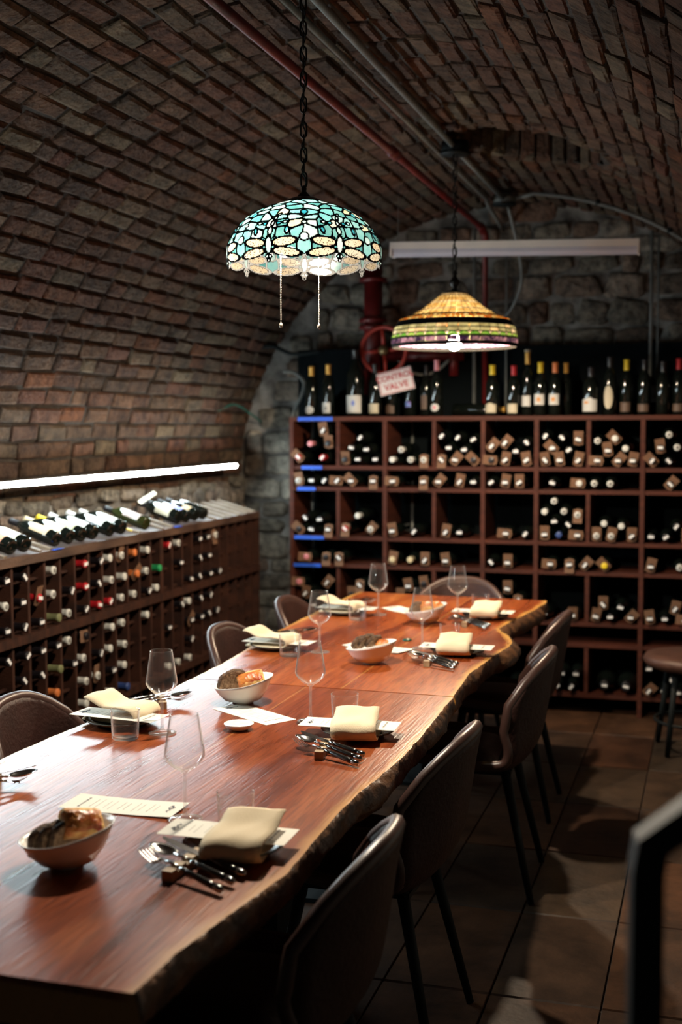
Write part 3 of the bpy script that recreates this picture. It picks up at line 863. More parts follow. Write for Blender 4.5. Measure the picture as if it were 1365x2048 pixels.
RB_COLS = {}
RB = [
 (0,-2.341,-2.064,"-2.141,1.547,s1 -2.115,1.475,k1 -2.218,1.473,p0 -2.291,1.396,r1 -2.147,1.394,r0"),
 (0,-2.064,-1.785,"-1.924,1.506,s0 -1.976,1.45,s0 -1.886,1.44,s0 -2.014,1.384,k1 -1.937,1.384,s0 -1.835,1.384,s0"),
 (0,-1.785,-1.504,"-1.683,1.44,c0 -1.734,1.384,c0 -1.631,1.384,c0 -1.554,1.384,c1"),
 (0,-1.504,-1.226,"-1.454,1.515,s0 -1.364,1.507,s0 -1.276,1.496,s0 -1.415,1.45,s0 -1.327,1.44,s0 -1.454,1.384,s1 -1.377,1.384,s1 -1.276,1.384,k1"),
 (0,-1.226,-.933,"-1.175,1.46,s1 -1.102,1.478,s1 -.984,1.48,s0 -1.042,1.432,s0 -1.175,1.384,k1 -1.1,1.384,s1 -.984,1.384,s1"),
 (0,-.933,-.655,"-.883,1.515,s0 -.793,1.507,s0 -.706,1.496,s1 -.844,1.45,s1 -.756,1.44,s0 -.883,1.384,s1 -.806,1.384,s1 -.706,1.384,s1"),
 (0,-.655,-.371,"-.605,1.49,c0 -.513,1.503,c1 -.551,1.437,s1 -.459,1.45,c0 -.605,1.384,s1 -.497,1.384,s1 -.421,1.384,s1"),
 (0,-.371,-.09,"-.28,1.454,s1 -.236,1.523,c0 -.194,1.456,c0 -.321,1.384,s1 -.236,1.384,s0"),
 (1,-2.341,-1.785,"-2.291,1.262,c1 -2.214,1.262,s0 -2.137,1.262,s0 -2.06,1.262,s1 -1.976,1.262,s1 -1.849,1.262,s1"),
 (1,-1.785,-1.226,"-1.734,1.262,s1 -1.557,1.262,s1 -1.473,1.262,s1 -1.353,1.262,s1 -1.276,1.262,s0"),
 (1,-1.226,-.933,"-1.175,1.262,s0 -1.099,1.262,s1 -1.022,1.262,s1"),
 (1,-.933,-.371,"-.844,1.262,s0 -.699,1.262,c1 -.62,1.262,c0 -.536,1.262,c0"),
 (1,-.371,.19,"-.226,1.262,s1"),
 (2,-2.341,-2.064,"-2.252,1.048,s0 -2.164,1.039,s0 -2.214,.982,s0 -2.291,.982,k1 -2.115,.982,s1"),
 (2,-2.064,-1.785,"-1.937,1.065,c0 -2.014,.99,r1 -1.862,.99,c1"),
 (2,-1.785,-1.504,"-1.734,.982,s1 -1.609,.982,s0"),
 (2,-1.504,-1.226,"-1.429,.982,s1 -1.352,.982,s0"),
 (2,-1.226,-.933,"-1.095,.982,s1 -.987,.982,s0"),
 (2,-.933,-.655,"-.883,1.107,c0 -.833,1.164,c0 -.78,1.109,c0 -.831,1.053,s0 -.756,1.038,s0 -.706,1.093,c1 -.883,.982,s1 -.806,.982,b0 -.706,.982,s1"),
 (2,-.655,-.371,"-.566,1.048,c0 -.475,1.036,c0 -.605,.982,c1 -.528,.982,c1 -.421,.982,s1"),
 (2,-.371,-.09,"-.192,1.038,s0 -.321,.982,s0 -.244,.982,s0 -.14,.982,k1"),
 (3,-2.341,-1.785,"-2.247,.822,p1 -2.127,.822,k1 -2.051,.822,s1"),
 (3,-1.785,-1.226,"-1.734,.822,e1 -1.634,.822,e0 -1.547,.822,s1 -1.43,.822,s1"),
 (3,-1.226,-.933,"-1.175,.822,s0 -1.083,.822,s1"),
 (3,-.933,-.371,"-.85,.822,s1 -.748,.822,s1 -.664,.822,s1 -.561,.822,y1"),
 (3,-.371,.19,"-.321,.822,s1 -.172,.822,c0"),
 (4,-2.341,-2.064,"-2.291,.677,p1 -2.122,.676,s1 -2.252,.611,s1 -2.291,.545,s0 -2.202,.545,s0 -2.115,.545,s0"),
 (4,-2.064,-1.785,"-1.927,.67,s1 -1.978,.613,k1 -2.014,.545,s0 -1.925,.545,s0 -1.838,.545,s0"),
 (4,-1.785,-1.504,"-1.642,.673,s1 -1.554,.687,k1 -1.691,.614,k1 -1.733,.545,s0 -1.646,.545,s0 -1.559,.545,s0"),
 (4,-1.504,-1.226,"-1.45,.545,s0 -1.365,.545,s0 -1.28,.545,s0"),
 (4,-1.226,-.933,"-1.083,.678,s1 -1.026,.617,s1 -1.123,.612,k1 -1.174,.545,s0 -1.086,.545,s0 -1,.545,s0"),
 (4,-.933,-.655,"-.728,.545,s1 -.881,.545,s0"),
 (4,-.655,-.371,"-.566,.611,s1 -.475,.599,s0 -.605,.545,s1 -.528,.545,s0 -.421,.545,s1"),
 (4,-.371,-.09,"-.321,.545,s1 -.244,.545,s0 -.192,.601,s1 -.14,.545,s1"),
 (6,-1.226,-.933,"-1.045,.154,s0"),
 (6,-.933,-.655,"-.782,.226,s0 -.706,.226,s0 -.806,.154,s0 -.73,.154,s0 -.883,.154,k1"),
 (6,-.655,-.371,"-.554,.172,B0 -.44,.172,B0"),
 (6,-.371,.19,"-.321,.274,s0 -.245,.29,s0 -.162,.283,s0 -.321,.154,s1 -.209,.222,s0 -.244,.154,s0 -.167,.154,s0"),
]
LB = "0,1,s 0,4,s 1,0,s 1,1,c 1,2,s 1,3,s 2,0,s 2,1,s 2,2,s 2,3,s 2,4,s 3,1,r 3,2,s 3,3,s 3,4,s 4,0,c 4,1,c 4,2,g 4,3,s 4,4,g 4,5,o 5,1,s 5,2,c 5,3,c 5,4,s 6,0,r 6,1,r 6,2,s 6,3,k 6,4,c 6,5,c 6,6,c 7,0,s 7,1,s 7,2,r 7,4,s 7,5,c 8,0,c 8,1,c 8,2,r 8,3,c 8,4,c 8,5,s 8,6,c 9,0,c 9,1,c 9,2,c 9,3,c 9,4,c 9,5,c 9,6,b 10,0,o 10,1,o 10,2,c 11,0,c 11,1,c 11,2,s 11,3,c 12,1,G 12,2,c 13,0,r 13,4,s 13,6,c 14,0,c 14,1,s 14,3,s 14,6,c 15,2,s 15,3,c 15,4,s 15,5,s 15,6,c 16,0,s 16,1,s 16,2,s 16,3,s 16,4,s 17,0,s 17,1,s 17,2,s 17,3,s 17,4,s 18,0,c 18,2,s 18,4,s"

row_names = ['top', 'second', 'third', 'fourth', 'fifth', 'sixth', 'bottom']
RBACK = Matrix(((1, 0, 0), (0, 0, -1), (0, 1, 0)))      # neck towards -y, local y up
cells = {}
for (r, a, b, s) in RB:
    items = []
    for q in s.split():
        x, z, t = q.split(',')
        items.append((float(x), float(z), t[0], t[1] == '1'))
    cells[(r, a, b)] = sorted(items)
for r in range(7):
    ks = sorted(k for k in cells if k[0] == r)
    allb = sorted((it, k) for k in ks for it in cells[k])
    for ki, k in enumerate(ks):
        its = cells[k]
        for i, (x, z, t, tg) in enumerate(its):
            nm = CNAME[t] + (' tagged' if tg else '')
            width = 'wide ' if k[2] - k[1] > .45 else ''
            lab = '%s bottle, %s from left in %s %scompartment, %s row, back rack' % (nm, ORD[i], ORD[ki], width, row_names[r])
            rr, ll = (.0365, .30) if t != 'B' else (.055, .33)
            lying_bottle((x, RY0 + ll - .030 + brnd.uniform(0, .012), z), RBACK, t, tg, lab, 'bottles lying in the back rack', rr, ll)

# ------------------------------------------------------------------ low slotted rack on the left
LX0, LX1 = -2.835, -2.50
LY0, LY1 = 3.075, 6.60
lrack = empty('bottle_rack', (-2.5, 4.8, 0), 0, 'low dark slotted wine rack with worn rails along the left wall', 'wine rack')
def lbox(name, c, d, m='oldwood', label=None):
    return obj(name, MB().box((c[0] + 2.5, c[1] - 4.8, c[2]), d), m, lrack, label=label)
SLOT = .1185
Y00 = 3.785
SEC = [(1.052, .785), (.750, .405), (.370, .055)]
kk = -6
divs = []
while Y00 + kk * SLOT < LY1 + .01:
    divs.append(Y00 + kk * SLOT); kk += 1
dd = LX1 - LX0
for y in divs:
    wd = .034 if abs(y - 5.325) < .03 else .016
    for (a, b) in SEC:
        lbox('divider', (LX0 + dd / 2, y, (a + b) / 2), (dd - .01, wd, a - b))
for z, h in ((1.070, .036), (.7675, .034), (.3875, .034), (.028, .054)):
    for (ya, yb) in ((LY0, 5.318), (5.322, LY1)):
        lbox('rail', (LX0 + dd / 2 + .006, (ya + yb) / 2, z), (dd + .012, yb - ya, h), 'railwood' if z > 1 else 'oldwood')
lbox('end_panel', (LX0 + dd / 2, LY1 + .010, .54), (dd, .018, 1.07))
ROWS = [1.005, .91, .817, .705, .61, .515, .42, .32, .225, .13]
for y0, y1 in zip(divs, divs[1:]):
    for z in ROWS:
        lbox('runner', (LX1 - .035, (y0 + y1) / 2, z - .0155 - .006), (.014, SLOT - .020, .010), 'oldwood')
for z in ROWS:
    lbox('rear_bar', (-2.72, (LY0 + LY1) / 2, z - .0365 - .009), (.02, LY1 - LY0 - .02, .016))
for y in (4.33, 5.47):
    lbox('tape_piece', (LX1 + .012, y, 1.089), (.02, .07, .001), 'tape', 'small piece of blue tape on the top rail')
# empty slots were surveyed in the photograph; these hold bottles
RLEFT = Matrix(((0, 0, 1), (1, 0, 0), (0, 1, 0)))      # neck towards +x, local y up
cols = sorted(set(int(q.split(',')[0]) for q in LB.split()))
lrows = ['top', 'second', 'third', 'fourth', 'fifth', 'sixth', 'seventh', 'eighth', 'ninth', 'bottom']
for q in LB.split():
    k, r, t = q.split(','); k = int(k); r = int(r)
    out = {'c': .002, 'r': .006, 'o': .006, 'g': .018, 'G': .006}.get(t, .012) + brnd.uniform(-.006, .01)
    lab = '%s bottle, %s occupied column from the left, %s row of the low slotted rack' % (CNAME[t], ORD[cols.index(k)], lrows[r])
    y = Y00 + SLOT * (k + .5) + brnd.uniform(-.006, .006)
    b = lying_bottle((LX1 + out - .30, y, ROWS[r] + .0006), RLEFT, t, brnd.random() < .12 or t == 'k', lab, 'bottles in the low slotted rack')

# sloping display slats and the bottles laid on them
for y in (3.97, 4.22, 4.30, 5.08, 5.33, 5.44, 5.97, 6.10, 6.20, 6.32, 6.43, 6.54):
    o = obj('display_slat', MB().box((-.10, 0, 0), (.235, .022, .012)), 'slatwood', lrack, (-.015, y - 4.8, 1.094), (0, math.radians(15), 0))
lbox('display_batten', (-2.715, (LY0 + LY1) / 2, 1.110), (.02, LY1 - LY0 - .03, .044), 'slatwood')
def label_patch(R, z0, z1, span, m, shape='rect', n=12, a_mid=-PI / 2, top=0.0):
    mb = MB(); vs = []
    zc, h = (z0 + z1) / 2, (z1 - z0) / 2
    for i in range(n + 1):
        s = -1 + 2 * i / n
        a = a_mid + s * span / 2
        lo, hi = h, h
        if shape == 'oval': lo = hi = h * math.sqrt(max(0.0, 1 - s * s))
        if shape == 'arched': hi = h * (.70 + .30 * max(0, math.cos(s * PI / 1.6)) ** 2)
        vs += [(R * math.cos(a), R * math.sin(a), zc - lo), (R * math.cos(a), R * math.sin(a), zc + hi)]
    fs = [(2 * i, 2 * i + 2, 2 * i + 3, 2 * i + 1) for i in range(n)]
    return mb.add(vs, fs, 0, True)
disp = [(3.93, 'label_orange', 'cap_dark', 'dark bottle with dull red-orange label leaning on top of the left rack'),
        (4.045, 'label_orange', 'cap_dark', 'bottle with bright orange label laid on top of the left rack'),
        (4.145, 'label_cream', 'cap_dark', 'bottle with cream-white label beside the orange-labelled one on left rack'),
        (4.372, 'label_tan', 'cap_dark', 'bottle with plain tan label laid on top of left rack'),
        (4.485, 'label_cream', 'cap_cream', 'bottle with crested cream label and cream capsule on top of left rack'),
        (4.585, 'label_olive', 'cap_yellow', 'bottle with faded green label and yellow capsule on left rack top'),
        (4.685, 'label_white', 'cap_white', 'white-labelled bottle right of the faded green label on left rack top'),
        (4.840, 'label_white', 'cap_white', 'white-labelled middle bottle of the left rack display, white capsule'),
        (4.950, 'label_white', 'cap_white', 'last white-labelled bottle of the row, before the yellow strip'),
        (5.190, 'label_pink', 'cap_dark', 'olive bottle with faded pink label laid on left rack top'),
        (5.550, 'label_cream', 'cap_dark', 'fat bottle with wide cream band label on left rack top'),
        (5.655, 'label_purple', 'cap_dark', 'bottle with purple and blue label on left rack top'),
        (5.765, 'label_tan', 'cap_dark', 'bottle with small brown label near far end of left rack top'),
        (5.870, None, 'cap_dark', 'unlabelled dark bottle, furthest of those laid on the left rack')]
for y, lm, cm, lab in disp:
    fat = y == 5.55
    Rr = .041 if fat else .0365
    sl = math.radians(15)
    ax = Vector((-math.cos(sl) * math.cos(.22), math.cos(sl) * math.sin(.22), math.sin(sl)))
    yy = Vector((0, 0, 1)); yy = (yy - ax * yy.dot(ax)).normalized(); xx = yy.cross(ax)
    R = Matrix((xx, yy, ax)).transposed()
    s_ = .86
    g = lm == 'label_pink'
    z0 = 1.0895 + Rr * s_ * 1.02
    root = obj('wine_bottle', bottle_body(Rr, .30, g), None, None, (-2.513, y, z0), R, (s_, s_, s_))
    tag(root, lab, 'bottle', 'bottles laid on top of the left rack')
    obj('capsule', capsule(cm, k=Rr / .0365), None, root)
    if lm: obj('paper_label', label_patch(Rr + .0006, .045 if not fat else .05, .15 if lm != 'label_tan' or y < 5 else .10, PI * .8 if not fat else PI * 1.1, lm, a_mid=PI / 2), lm, root)
ys = obj('yellow_marker', MB().box((0, 0, 0), (.10, .012, .008)), 'cap_yellow', None, (-2.56, 5.03, 1.118), (0, math.radians(15), 0))
tag(ys, 'bright yellow marker stick lying on top of left rack among bottles', 'marker')
pt = obj('paper_leaf', MB().box((0, 0, 0), (.10, .03, .002)), 'label_cream', None, (-2.66, 5.50, 1.225), (.5, -.5, .9))
tag(pt, 'cream hanging paper tag on bottle necks above the left rack', 'tag')

# ------------------------------------------------------------------ bottles standing on the back rack
stand = [  # x, height, radius, capsule, label, shape, z0, z1, span, depth, text
    (-2.252, .290, .037, 'cap_gold', 'label_white', 'oval', .018, .062, 1.7, 6.84, 'gold-foiled bottle with small oval white label, leftmost on back rack top'),
    (-2.150, .300, .036, 'cap_gold', 'label_white', 'rect', .022, .082, 1.5, 6.84, 'bottle with tall white crested label beside the gold-foiled leftmost bottle'),
    (-1.992, .385, .052, 'cap_dark', 'label_white', 'rect', .022, .122, 2.2, 6.86, 'large magnum bottle with big white label bearing blue mark'),
    (-1.875, .300, .037, 'cap_dark', 'label_cream', 'rect', .020, .074, 1.9, 6.86, 'dark bottle with low cream label right of the magnum'),
    (-1.800, .262, .036, 'cap_dark', 'label_dark', 'arched', .020, .070, 1.6, 6.95, 'dark bottle with dim brown arched label under the red valve sign'),
    (-1.690, .290, .036, 'cap_dark', 'label_purple', 'rect', .055, .085, .9, 6.95, 'dark bottle with faint purple mark behind the valve sign'),
    (-1.590, .290, .036, 'cap_dark', 'label_dark', 'rect', .040, .120, 1.0, 6.92, 'brown-labelled bottle standing deep on rack left of pink-capped one'),
    (-1.510, .315, .036, 'cap_pink', 'label_white', 'oval', .028, .070, 1.5, 6.84, 'pink-capped bottle with round white and red seal label'),
    (-1.195, .280, .037, 'cap_yellow', 'label_cream', 'arched', .018, .072, 1.9, 6.84, 'yellow-capped bottle with arched yellow-cream label on back rack top'),
    (-1.075, .275, .036, 'cap_red', 'label_cream', 'rect', .016, .066, 1.7, 6.84, 'red-capped bottle with plain off-white label on back rack top'),
    (-1.002, .350, .033, 'cap_gold', 'label_white', 'rect', .054, .110, 1.6, 6.86, 'tall slim white-topped bottle with white label high on body'),
    (-.928, .290, .036, 'cap_yellow', 'label_white', 'rect', .060, .118, 1.7, 6.84, 'yellow-gold-capped bottle with orange sun on white label'),
    (-.848, .288, .036, 'cap_orange', 'label_white', 'rect', .060, .118, 1.7, 6.84, 'rust-capped bottle with orange sun on white label'),
    (-.800, .290, .034, 'cap_gold', None, 'rect', .06, .11, 1.6, 6.93, 'gold-capped unlabelled bottle standing behind the sun-labelled pair'),
    (-.655, .260, .045, 'cap_dark', 'label_white', 'arched', .022, .098, 2.0, 6.85, 'broad dark bottle with shaped lilac-white label on back rack top'),
    (-.555, .315, .036, 'cap_dark', 'label_cream', 'oval', .035, .160, 1.5, 6.85, 'dark bottle with tall oval pale green label'),
    (-.470, .300, .036, 'cap_yellow', 'label_dark', 'rect', .02, .07, 1.6, 6.88, 'bottle with golden-yellow neck and dim brown label'),
    (-.375, .300, .036, 'cap_dark', 'label_dark', 'rect', .02, .06, 1.8, 6.88, 'dark bottle with grey neck left of the grey wall conduit'),
    (-.275, .285, .036, 'cap_dark', None, 'rect', .02, .07, 1.6, 6.85, 'dark plain bottle just right of the grey wall conduit'),
    (-.195, .300, .036, 'cap_red', 'label_dark', 'rect', .02, .06, 1.6, 6.88, 'red-necked dark bottle at the right edge of the rack top')]
for x, h, R, cm, lm, shp, z0, z1, sp, dy, lab in stand:
    g = obj('wine_bottle', bottle_body(R, h), None, None, (x, dy, 1.6255), (0, 0, -.18))
    tag(g, lab, 'bottle', 'bottles standing on the back rack')
    obj('capsule', capsule(cm, h, .075 if cm != 'cap_dark' else .055, R / .0365), None, g)
    if lm:
        fl_ = obj('front_label', label_patch(R + .0006, z0, z1, sp, lm, shp), lm, g)
        if 'sun' in lab: obj('sun_print', label_patch(R + .0012, (z0 + z1) / 2 - .012, (z0 + z1) / 2 + .012, .65, 'x', 'oval'), 'ink_orange', fl_)
        if 'blue mark' in lab: obj('blue_print', label_patch(R + .0012, (z0 + z1) / 2 - .012, (z0 + z1) / 2 + .022, .42, 'x', 'oval', a_mid=-PI / 2 + .15), 'label_purple', fl_)
        if 'crested' in lab: obj('crest_print', label_patch(R + .0012, (z0 + z1) / 2 - .012, (z0 + z1) / 2 + .008, .4, 'x', 'arched'), 'ink', fl_)
        if 'red seal' in lab: obj('seal_print', label_patch(R + .0012, (z0 + z1) / 2 - .010, (z0 + z1) / 2 + .010, .6, 'x', 'oval'), 'cap_pink', fl_)
        if 'lilac' in lab: obj('orange_print', label_patch(R + .0012, z1 - .035, z1 - .020, .7, 'x', 'oval', a_mid=-PI / 2 - .35), 'ink_orange', fl_)
    if 'white-topped' in lab: obj('cork_top', MB().lathe([(.0001, h + .003), (.018, h + .003), (.018, h + .013), (.0001, h + .013)], 12), 'label_cream', g)
lb_ = obj('wine_bottle', bottle_body(), None, None, (-1.50 + .05, 7.0, 1.663), Matrix(((0, 0, 1), (1, 0, 0), (0, 1, 0))))
tag(lb_, 'dark bottle lying sideways on back rack top with gold neck', 'bottle', 'bottles standing on the back rack')
obj('capsule', capsule('cap_gold', .30, .09), None, lb_)

# ------------------------------------------------------------------ pipes, conduit, fixtures
def pipe(name, pts, r, m, label, cat='pipe', n=10, parent=None):
    o = obj(name, MB().tube(pts, r, n), m, parent)
    if parent is None: tag(o, label, cat)
    return o
PX, PZ = -1.12, 2.79
LY_N, LY_F, BXY = 3.34, 5.43, 6.74
pipe('conduit', [(PX, YN, PZ), (PX, LY_F - .062, PZ)], .0127, 'conduit', 'grey steel conduit along vault crown, running to the first round junction box')
pipe('conduit', [(PX, LY_F + .062, PZ), (PX, BXY - .062, PZ)], .0127, 'conduit', 'short grey conduit between the two round junction boxes')
pipe('conduit', [(-1.205, YN, 2.783), (-1.20, 6.62, 2.783), (-1.20, 6.72, 2.76), (-1.20, 7.05, 2.72), (-1.20, 7.2, 2.70)], .0127, 'conduit', 'second grey conduit running beside the red pipe')
rp_ = pipe('red_pipe', [(-1.30, YN, 2.70), (-1.30, 7.02, 2.70), (-1.295, 7.06, 2.69), (-1.285, 7.09, 2.65), (-1.28, 7.09, 1.60)], .0165, 'redpaint', 'dark red sprinkler pipe running the length of the vault')
for yc in (5.05,):
    obj('coupling', MB().tube([(-1.30, yc - .05, 2.70), (-1.30, yc + .05, 2.70)], .024, 12), 'redpaint', rp_)
obj('elbow', MB().tube([(-1.30, 7.0, 2.70), (-1.298, 7.05, 2.695), (-1.287, 7.085, 2.66), (-1.282, 7.09, 2.62)], .024, 12), 'redpaint', rp_)
jb = []
for yb, lab in ((LY_F, 'round grey junction box on the vault above the amber lamp'), (BXY, 'round grey junction box where the conduit arches to the right')):
    t = empty('junction_box', (PX, yb, PZ), 0, lab, 'junction box', 'round junction boxes on the vault')
    obj('box_body', MB().lathe([(.0001, -.022), (.056, -.022), (.060, -.018), (.060, .024), (.0001, .024)], 24), 'conduit' if yb > 6 else 'metal_black', t)
    obj('cover_plate', MB().lathe([(.0001, -.030), (.066, -.030), (.066, -.023), (.0001, -.023)], 24), 'metal_black', t)
    jb.append(t)
arcp = [Vector((PX + .06, BXY, PZ + .002))]
for k in range(14):
    x = PX + .16 + k * (XR - .20 - PX - .16) / 13
    arcp.append(Vector((x, BXY, VZ + VB * math.sqrt(max(0, 1 - ((x - VX) / VA) ** 2)) - .036)))
oh = pipe('arched_conduit', arcp, .0105, 'conduit', 'thin grey conduit arching across the vault to the right', n=10)
for x in (-.62, -.25):
    zz = VZ + VB * math.sqrt(1 - ((x - VX) / VA) ** 2) - .03
    obj('clip', MB().tube([(x - .012, BXY, zz), (x + .012, BXY, zz - .002)], .015, 10), 'metal_black', oh)
pipe('flexible_conduit', smoothcurve([(PX + .02, BXY + .02, PZ - .035), (PX + .04, BXY + .06, 2.66), (PX + .07, BXY + .12, 2.50), (PX + .06, 6.98, 2.36), (PX, 7.05, 2.24), (PX - .06, 7.09, 2.18)], 5), .009, 'conduit', 'curved grey flexible conduit dropping from the rear junction box')
pipe('conduit', [(-1.345, 7.09, 2.70), (-1.345, 7.09, 1.66)], .009, 'conduit', 'thin vertical grey conduit just left of the red riser')
pipe('conduit', [(-1.16, 7.09, 2.62), (-1.16, 7.09, 1.66)], .006, 'conduit', 'very thin vertical conduit right of the red riser')
pipe('conduit', [(-1.60, 7.10, 2.20), (-1.355, 7.10, 2.20)], .008, 'conduit', 'short horizontal conduit behind the amber lamp')
pipe('conduit', [(-.352, 7.00, 2.63), (-.352, 7.00, 1.78)], .0085, 'conduit', 'grey vertical wall conduit right of the hanging light fitting')
pipe('conduit', [(-.318, 7.07, 2.60), (-.318, 7.07, 1.74)], .006, 'conduit', 'thinner vertical conduit beside the right-hand wall conduit')
vb = obj('conduit_outlet', MB().tube([(-.335, 7.02, 1.79), (-.335, 7.02, 1.72)], [.022, .022], 10).box((-.335, 7.02, 1.745), (.055, .03, .09)), 'conduit')
tag(vb, 'small metal outlet box at the foot of the right-hand conduit', 'outlet box')
pipe('white_pipe', [(-2.335, 7.085, 1.93), (-2.335, 7.085, .001)], .0105, 'pvc', 'white vertical pipe seen through the left column of the back rack')
pipe('grey_pipe', [(-1.71, 7.085, 1.60), (-1.71, 7.085, .001)], .008, 'conduit', 'grey vertical pipe behind the third column of the back rack')
pipe('grey_hose', smoothcurve([(-2.50, 7.05, 1.90), (-2.42, 7.03, 1.89), (-2.36, 7.02, 1.83), (-2.37, 7.00, 1.75), (-2.40, 6.98, 1.68), (-2.42, 6.95, 1.60)], 5), .010, 'conduit', 'grey bent hose beside the top left corner of the back rack', 'hose')
pipe('green_cable', smoothcurve([(-2.80, 6.75, 1.66), (-2.76, 6.85, 1.70), (-2.74, 6.95, 1.69), (-2.72, 7.1, 1.64), (-2.70, 7.2, 1.60)], 5), .005, 'cable', 'thin green cable drooping in the left rear corner', 'cable')
bb = obj('black_drape', MB().tube(smoothcurve([(-2.70, 6.98, 2.03), (-2.56, 7.02, 2.05), (-2.42, 7.0, 2.00), (-2.25, 7.05, 2.02)], 5), .012, 8), 'metal_black')
tag(bb, 'black cable bundle in the dark left rear corner', 'cable')

# red main with handwheel valve and its sign
vr = empty('valve_riser', (-1.93, 7.02, 1.75), 0, 'thick red riser pipe with flanges behind the handwheel', 'pipe')
obj('riser', MB().tube([(0, 0, 0), (0, 0, .80)], .055, 18), 'redpaint', vr)
for z in (.385, .425, .66):
    obj('flange', MB().tube([(0, 0, z), (0, 0, z + .022)], .082, 18), 'redpaint', vr)
vv = empty('valve_handwheel', (-1.835, 6.90, 2.005), 0, 'red iron handwheel with four spokes above the valve sign', 'valve')
N = 40
obj('wheel_rim', MB().tube([(.132 * math.cos(2 * PI * k / N), 0, .132 * math.sin(2 * PI * k / N)) for k in range(N)], .0125, 10, closed=True), 'wheel_red', vv)
for k in range(4):
    a = PI / 2 * k + .08
    obj('spoke', MB().tube([(.02 * math.cos(a), .012, .02 * math.sin(a)), (.128 * math.cos(a), 0, .128 * math.sin(a))], [.013, .009], 8), 'wheel_red', vv)
obj('hub', MB().tube([(0, -.018, 0), (0, .02, 0)], .028, 14), 'brass', vv)
obj('stem', MB().tube([(0, .02, 0), (0, .10, 0), (-.05, .12, 0)], .014, 10), 'brass', vv)
pipe('red_pipe', [(-1.86, 7.06, 1.98), (-1.40, 7.06, 1.98)], .035, 'redpaint', 'short horizontal red pipe behind the handwheel and amber lamp', n=14)
pipe('red_pipe', [(-1.455, 7.045, 2.04), (-1.455, 7.045, 1.86)], .028, 'redpaint', 'stubby vertical red fitting below the amber lamp', n=14)
pipe('grey_hose', smoothcurve([(-1.70, 6.98, 1.88), (-1.62, 6.96, 1.865), (-1.54, 6.97, 1.885), (-1.47, 6.99, 1.95)], 5), .009, 'conduit', 'pale hose curving from the handwheel to the right', 'hose')
sg = empty('valve_sign', (-1.748, 6.835, 1.825), 0, 'tilted white sign with red CONTROL VALVE lettering below the handwheel', 'sign')
sg.rotation_euler = (0, math.radians(-13), 0)
obj('sign_plate', MB().box((0, 0, 0), (.205, .003, .128)), 'sign_white', sg)
bd = MB()
for (c, d) in (((0, -.0022, .058), (.195, .001, .004)), ((0, -.0022, -.058), (.195, .001, .004)), ((-.0965, -.0022, 0), (.004, .001, .118)), ((.0965, -.0022, 0), (.004, .001, .118))): bd.box(c, d)
obj('sign_border', bd, 'sign_red', sg)
def text(name, body, size, m, parent, loc, rot, extr=.0004, bold=True):
    c = bpy.data.curves.new(name, 'FONT'); c.body = body; c.size = size; c.extrude = extr
    c.align_x = 'CENTER'; c.align_y = 'CENTER'; c.offset = .0012 if bold else 0
    c.materials.append(M[m])
    o = bpy.data.objects.new(name, c); COL.objects.link(o); o.parent = parent; o.location = loc; o.rotation_euler = rot
    dg = bpy.context.evaluated_depsgraph_get()
    me = bpy.data.meshes.new_from_object(o.evaluated_get(dg))
    n = bpy.data.objects.new(name, me); COL.objects.link(n); n.parent = parent; n.location = loc; n.rotation_euler = rot
    bpy.data.objects.remove(o)
    return n
text('sign_lettering', 'CONTROL', .046, 'sign_red', sg, (0, -.0025, .026), (PI / 2, 0, 0))
text('sign_lettering', 'VALVE', .050, 'sign_red', sg, (0, -.0025, -.026), (PI / 2, 0, 0))
obj('sign_wire', MB().tube([(.04, 0, .064), (.055, -.012, .09), (.045, -.03, .11)], .0015, 6), 'conduit', sg)

# unlit strip light hung across the vault
fl = empty('strip_light', (-.972, 6.10, 2.436), 0, 'long unlit white strip light hanging across the vault', 'ceiling light')
fl.rotation_euler = (0, math.radians(1.75), 0)
obj('housing', MB().box((0, 0, .018), (1.205, .075, .034)), 'white_enamel', fl)
df = MB(); prof = [(-.033, 0), (-.031, -.018), (-.022, -.031), (0, -.036), (.022, -.031), (.031, -.018), (.033, 0)]
vs = [(sx_ * .598, a, b) for sx_ in (-1, 1) for a, b in prof]
df.add(vs, [(i, i + 7, i + 8, i + 1) for i in range(6)] + [tuple(range(7)), tuple(range(13, 6, -1))], 0, False)
obj('diffuser', df, 'diffuser', fl)
for s in (-1, 1):
    obj('end_cap', MB().box((s * .604, 0, 0), (.010, .078, .070)), 'white_enamel', fl)
    xw = -.972 + s * .58
    zz = VZ + VB * math.sqrt(1 - ((xw - VX) / VA) ** 2)
    obj('hanging_wire', MB().tube([(s * .58, 0, .035), (s * .58 , 0, zz - 2.436 + s * .016)], .0012, 5), 'conduit', fl)

# lit LED tube on the left wall
led = empty('led_tube', (-2.725, 4.6, 1.340), 0, 'long glowing white LED tube mounted low on the left of the vault', 'wall light')
half = MB(); hv = []
for yy_ in (-2.1, 2.215):
    for k in range(9):
        a = math.radians(-85 + 140 * k / 8)
        hv.append((.004 + .0115 * math.cos(a), yy_, .0115 * math.sin(a)))
half.add(hv, [(k + 1, k, k + 9, k + 10) for k in range(8)], 0, True)
obj('tube', half, 'led', led)
for yy_ in (-1.2, .1, 1.9):
    obj('wall_bracket', MB().box((-.078, yy_, -.012), (.125, .018, .006)), 'metal_black', led)
obj('mounting_channel', MB().box((-.004, .05, 0), (.022, 4.33, .0235)), 'white_enamel', led)
for y in (-2.11, 2.226):
    obj('end_cap', MB().tube([(0, y - .010, 0), (0, y + .010, 0)], .015, 12), 'white_enamel', led)

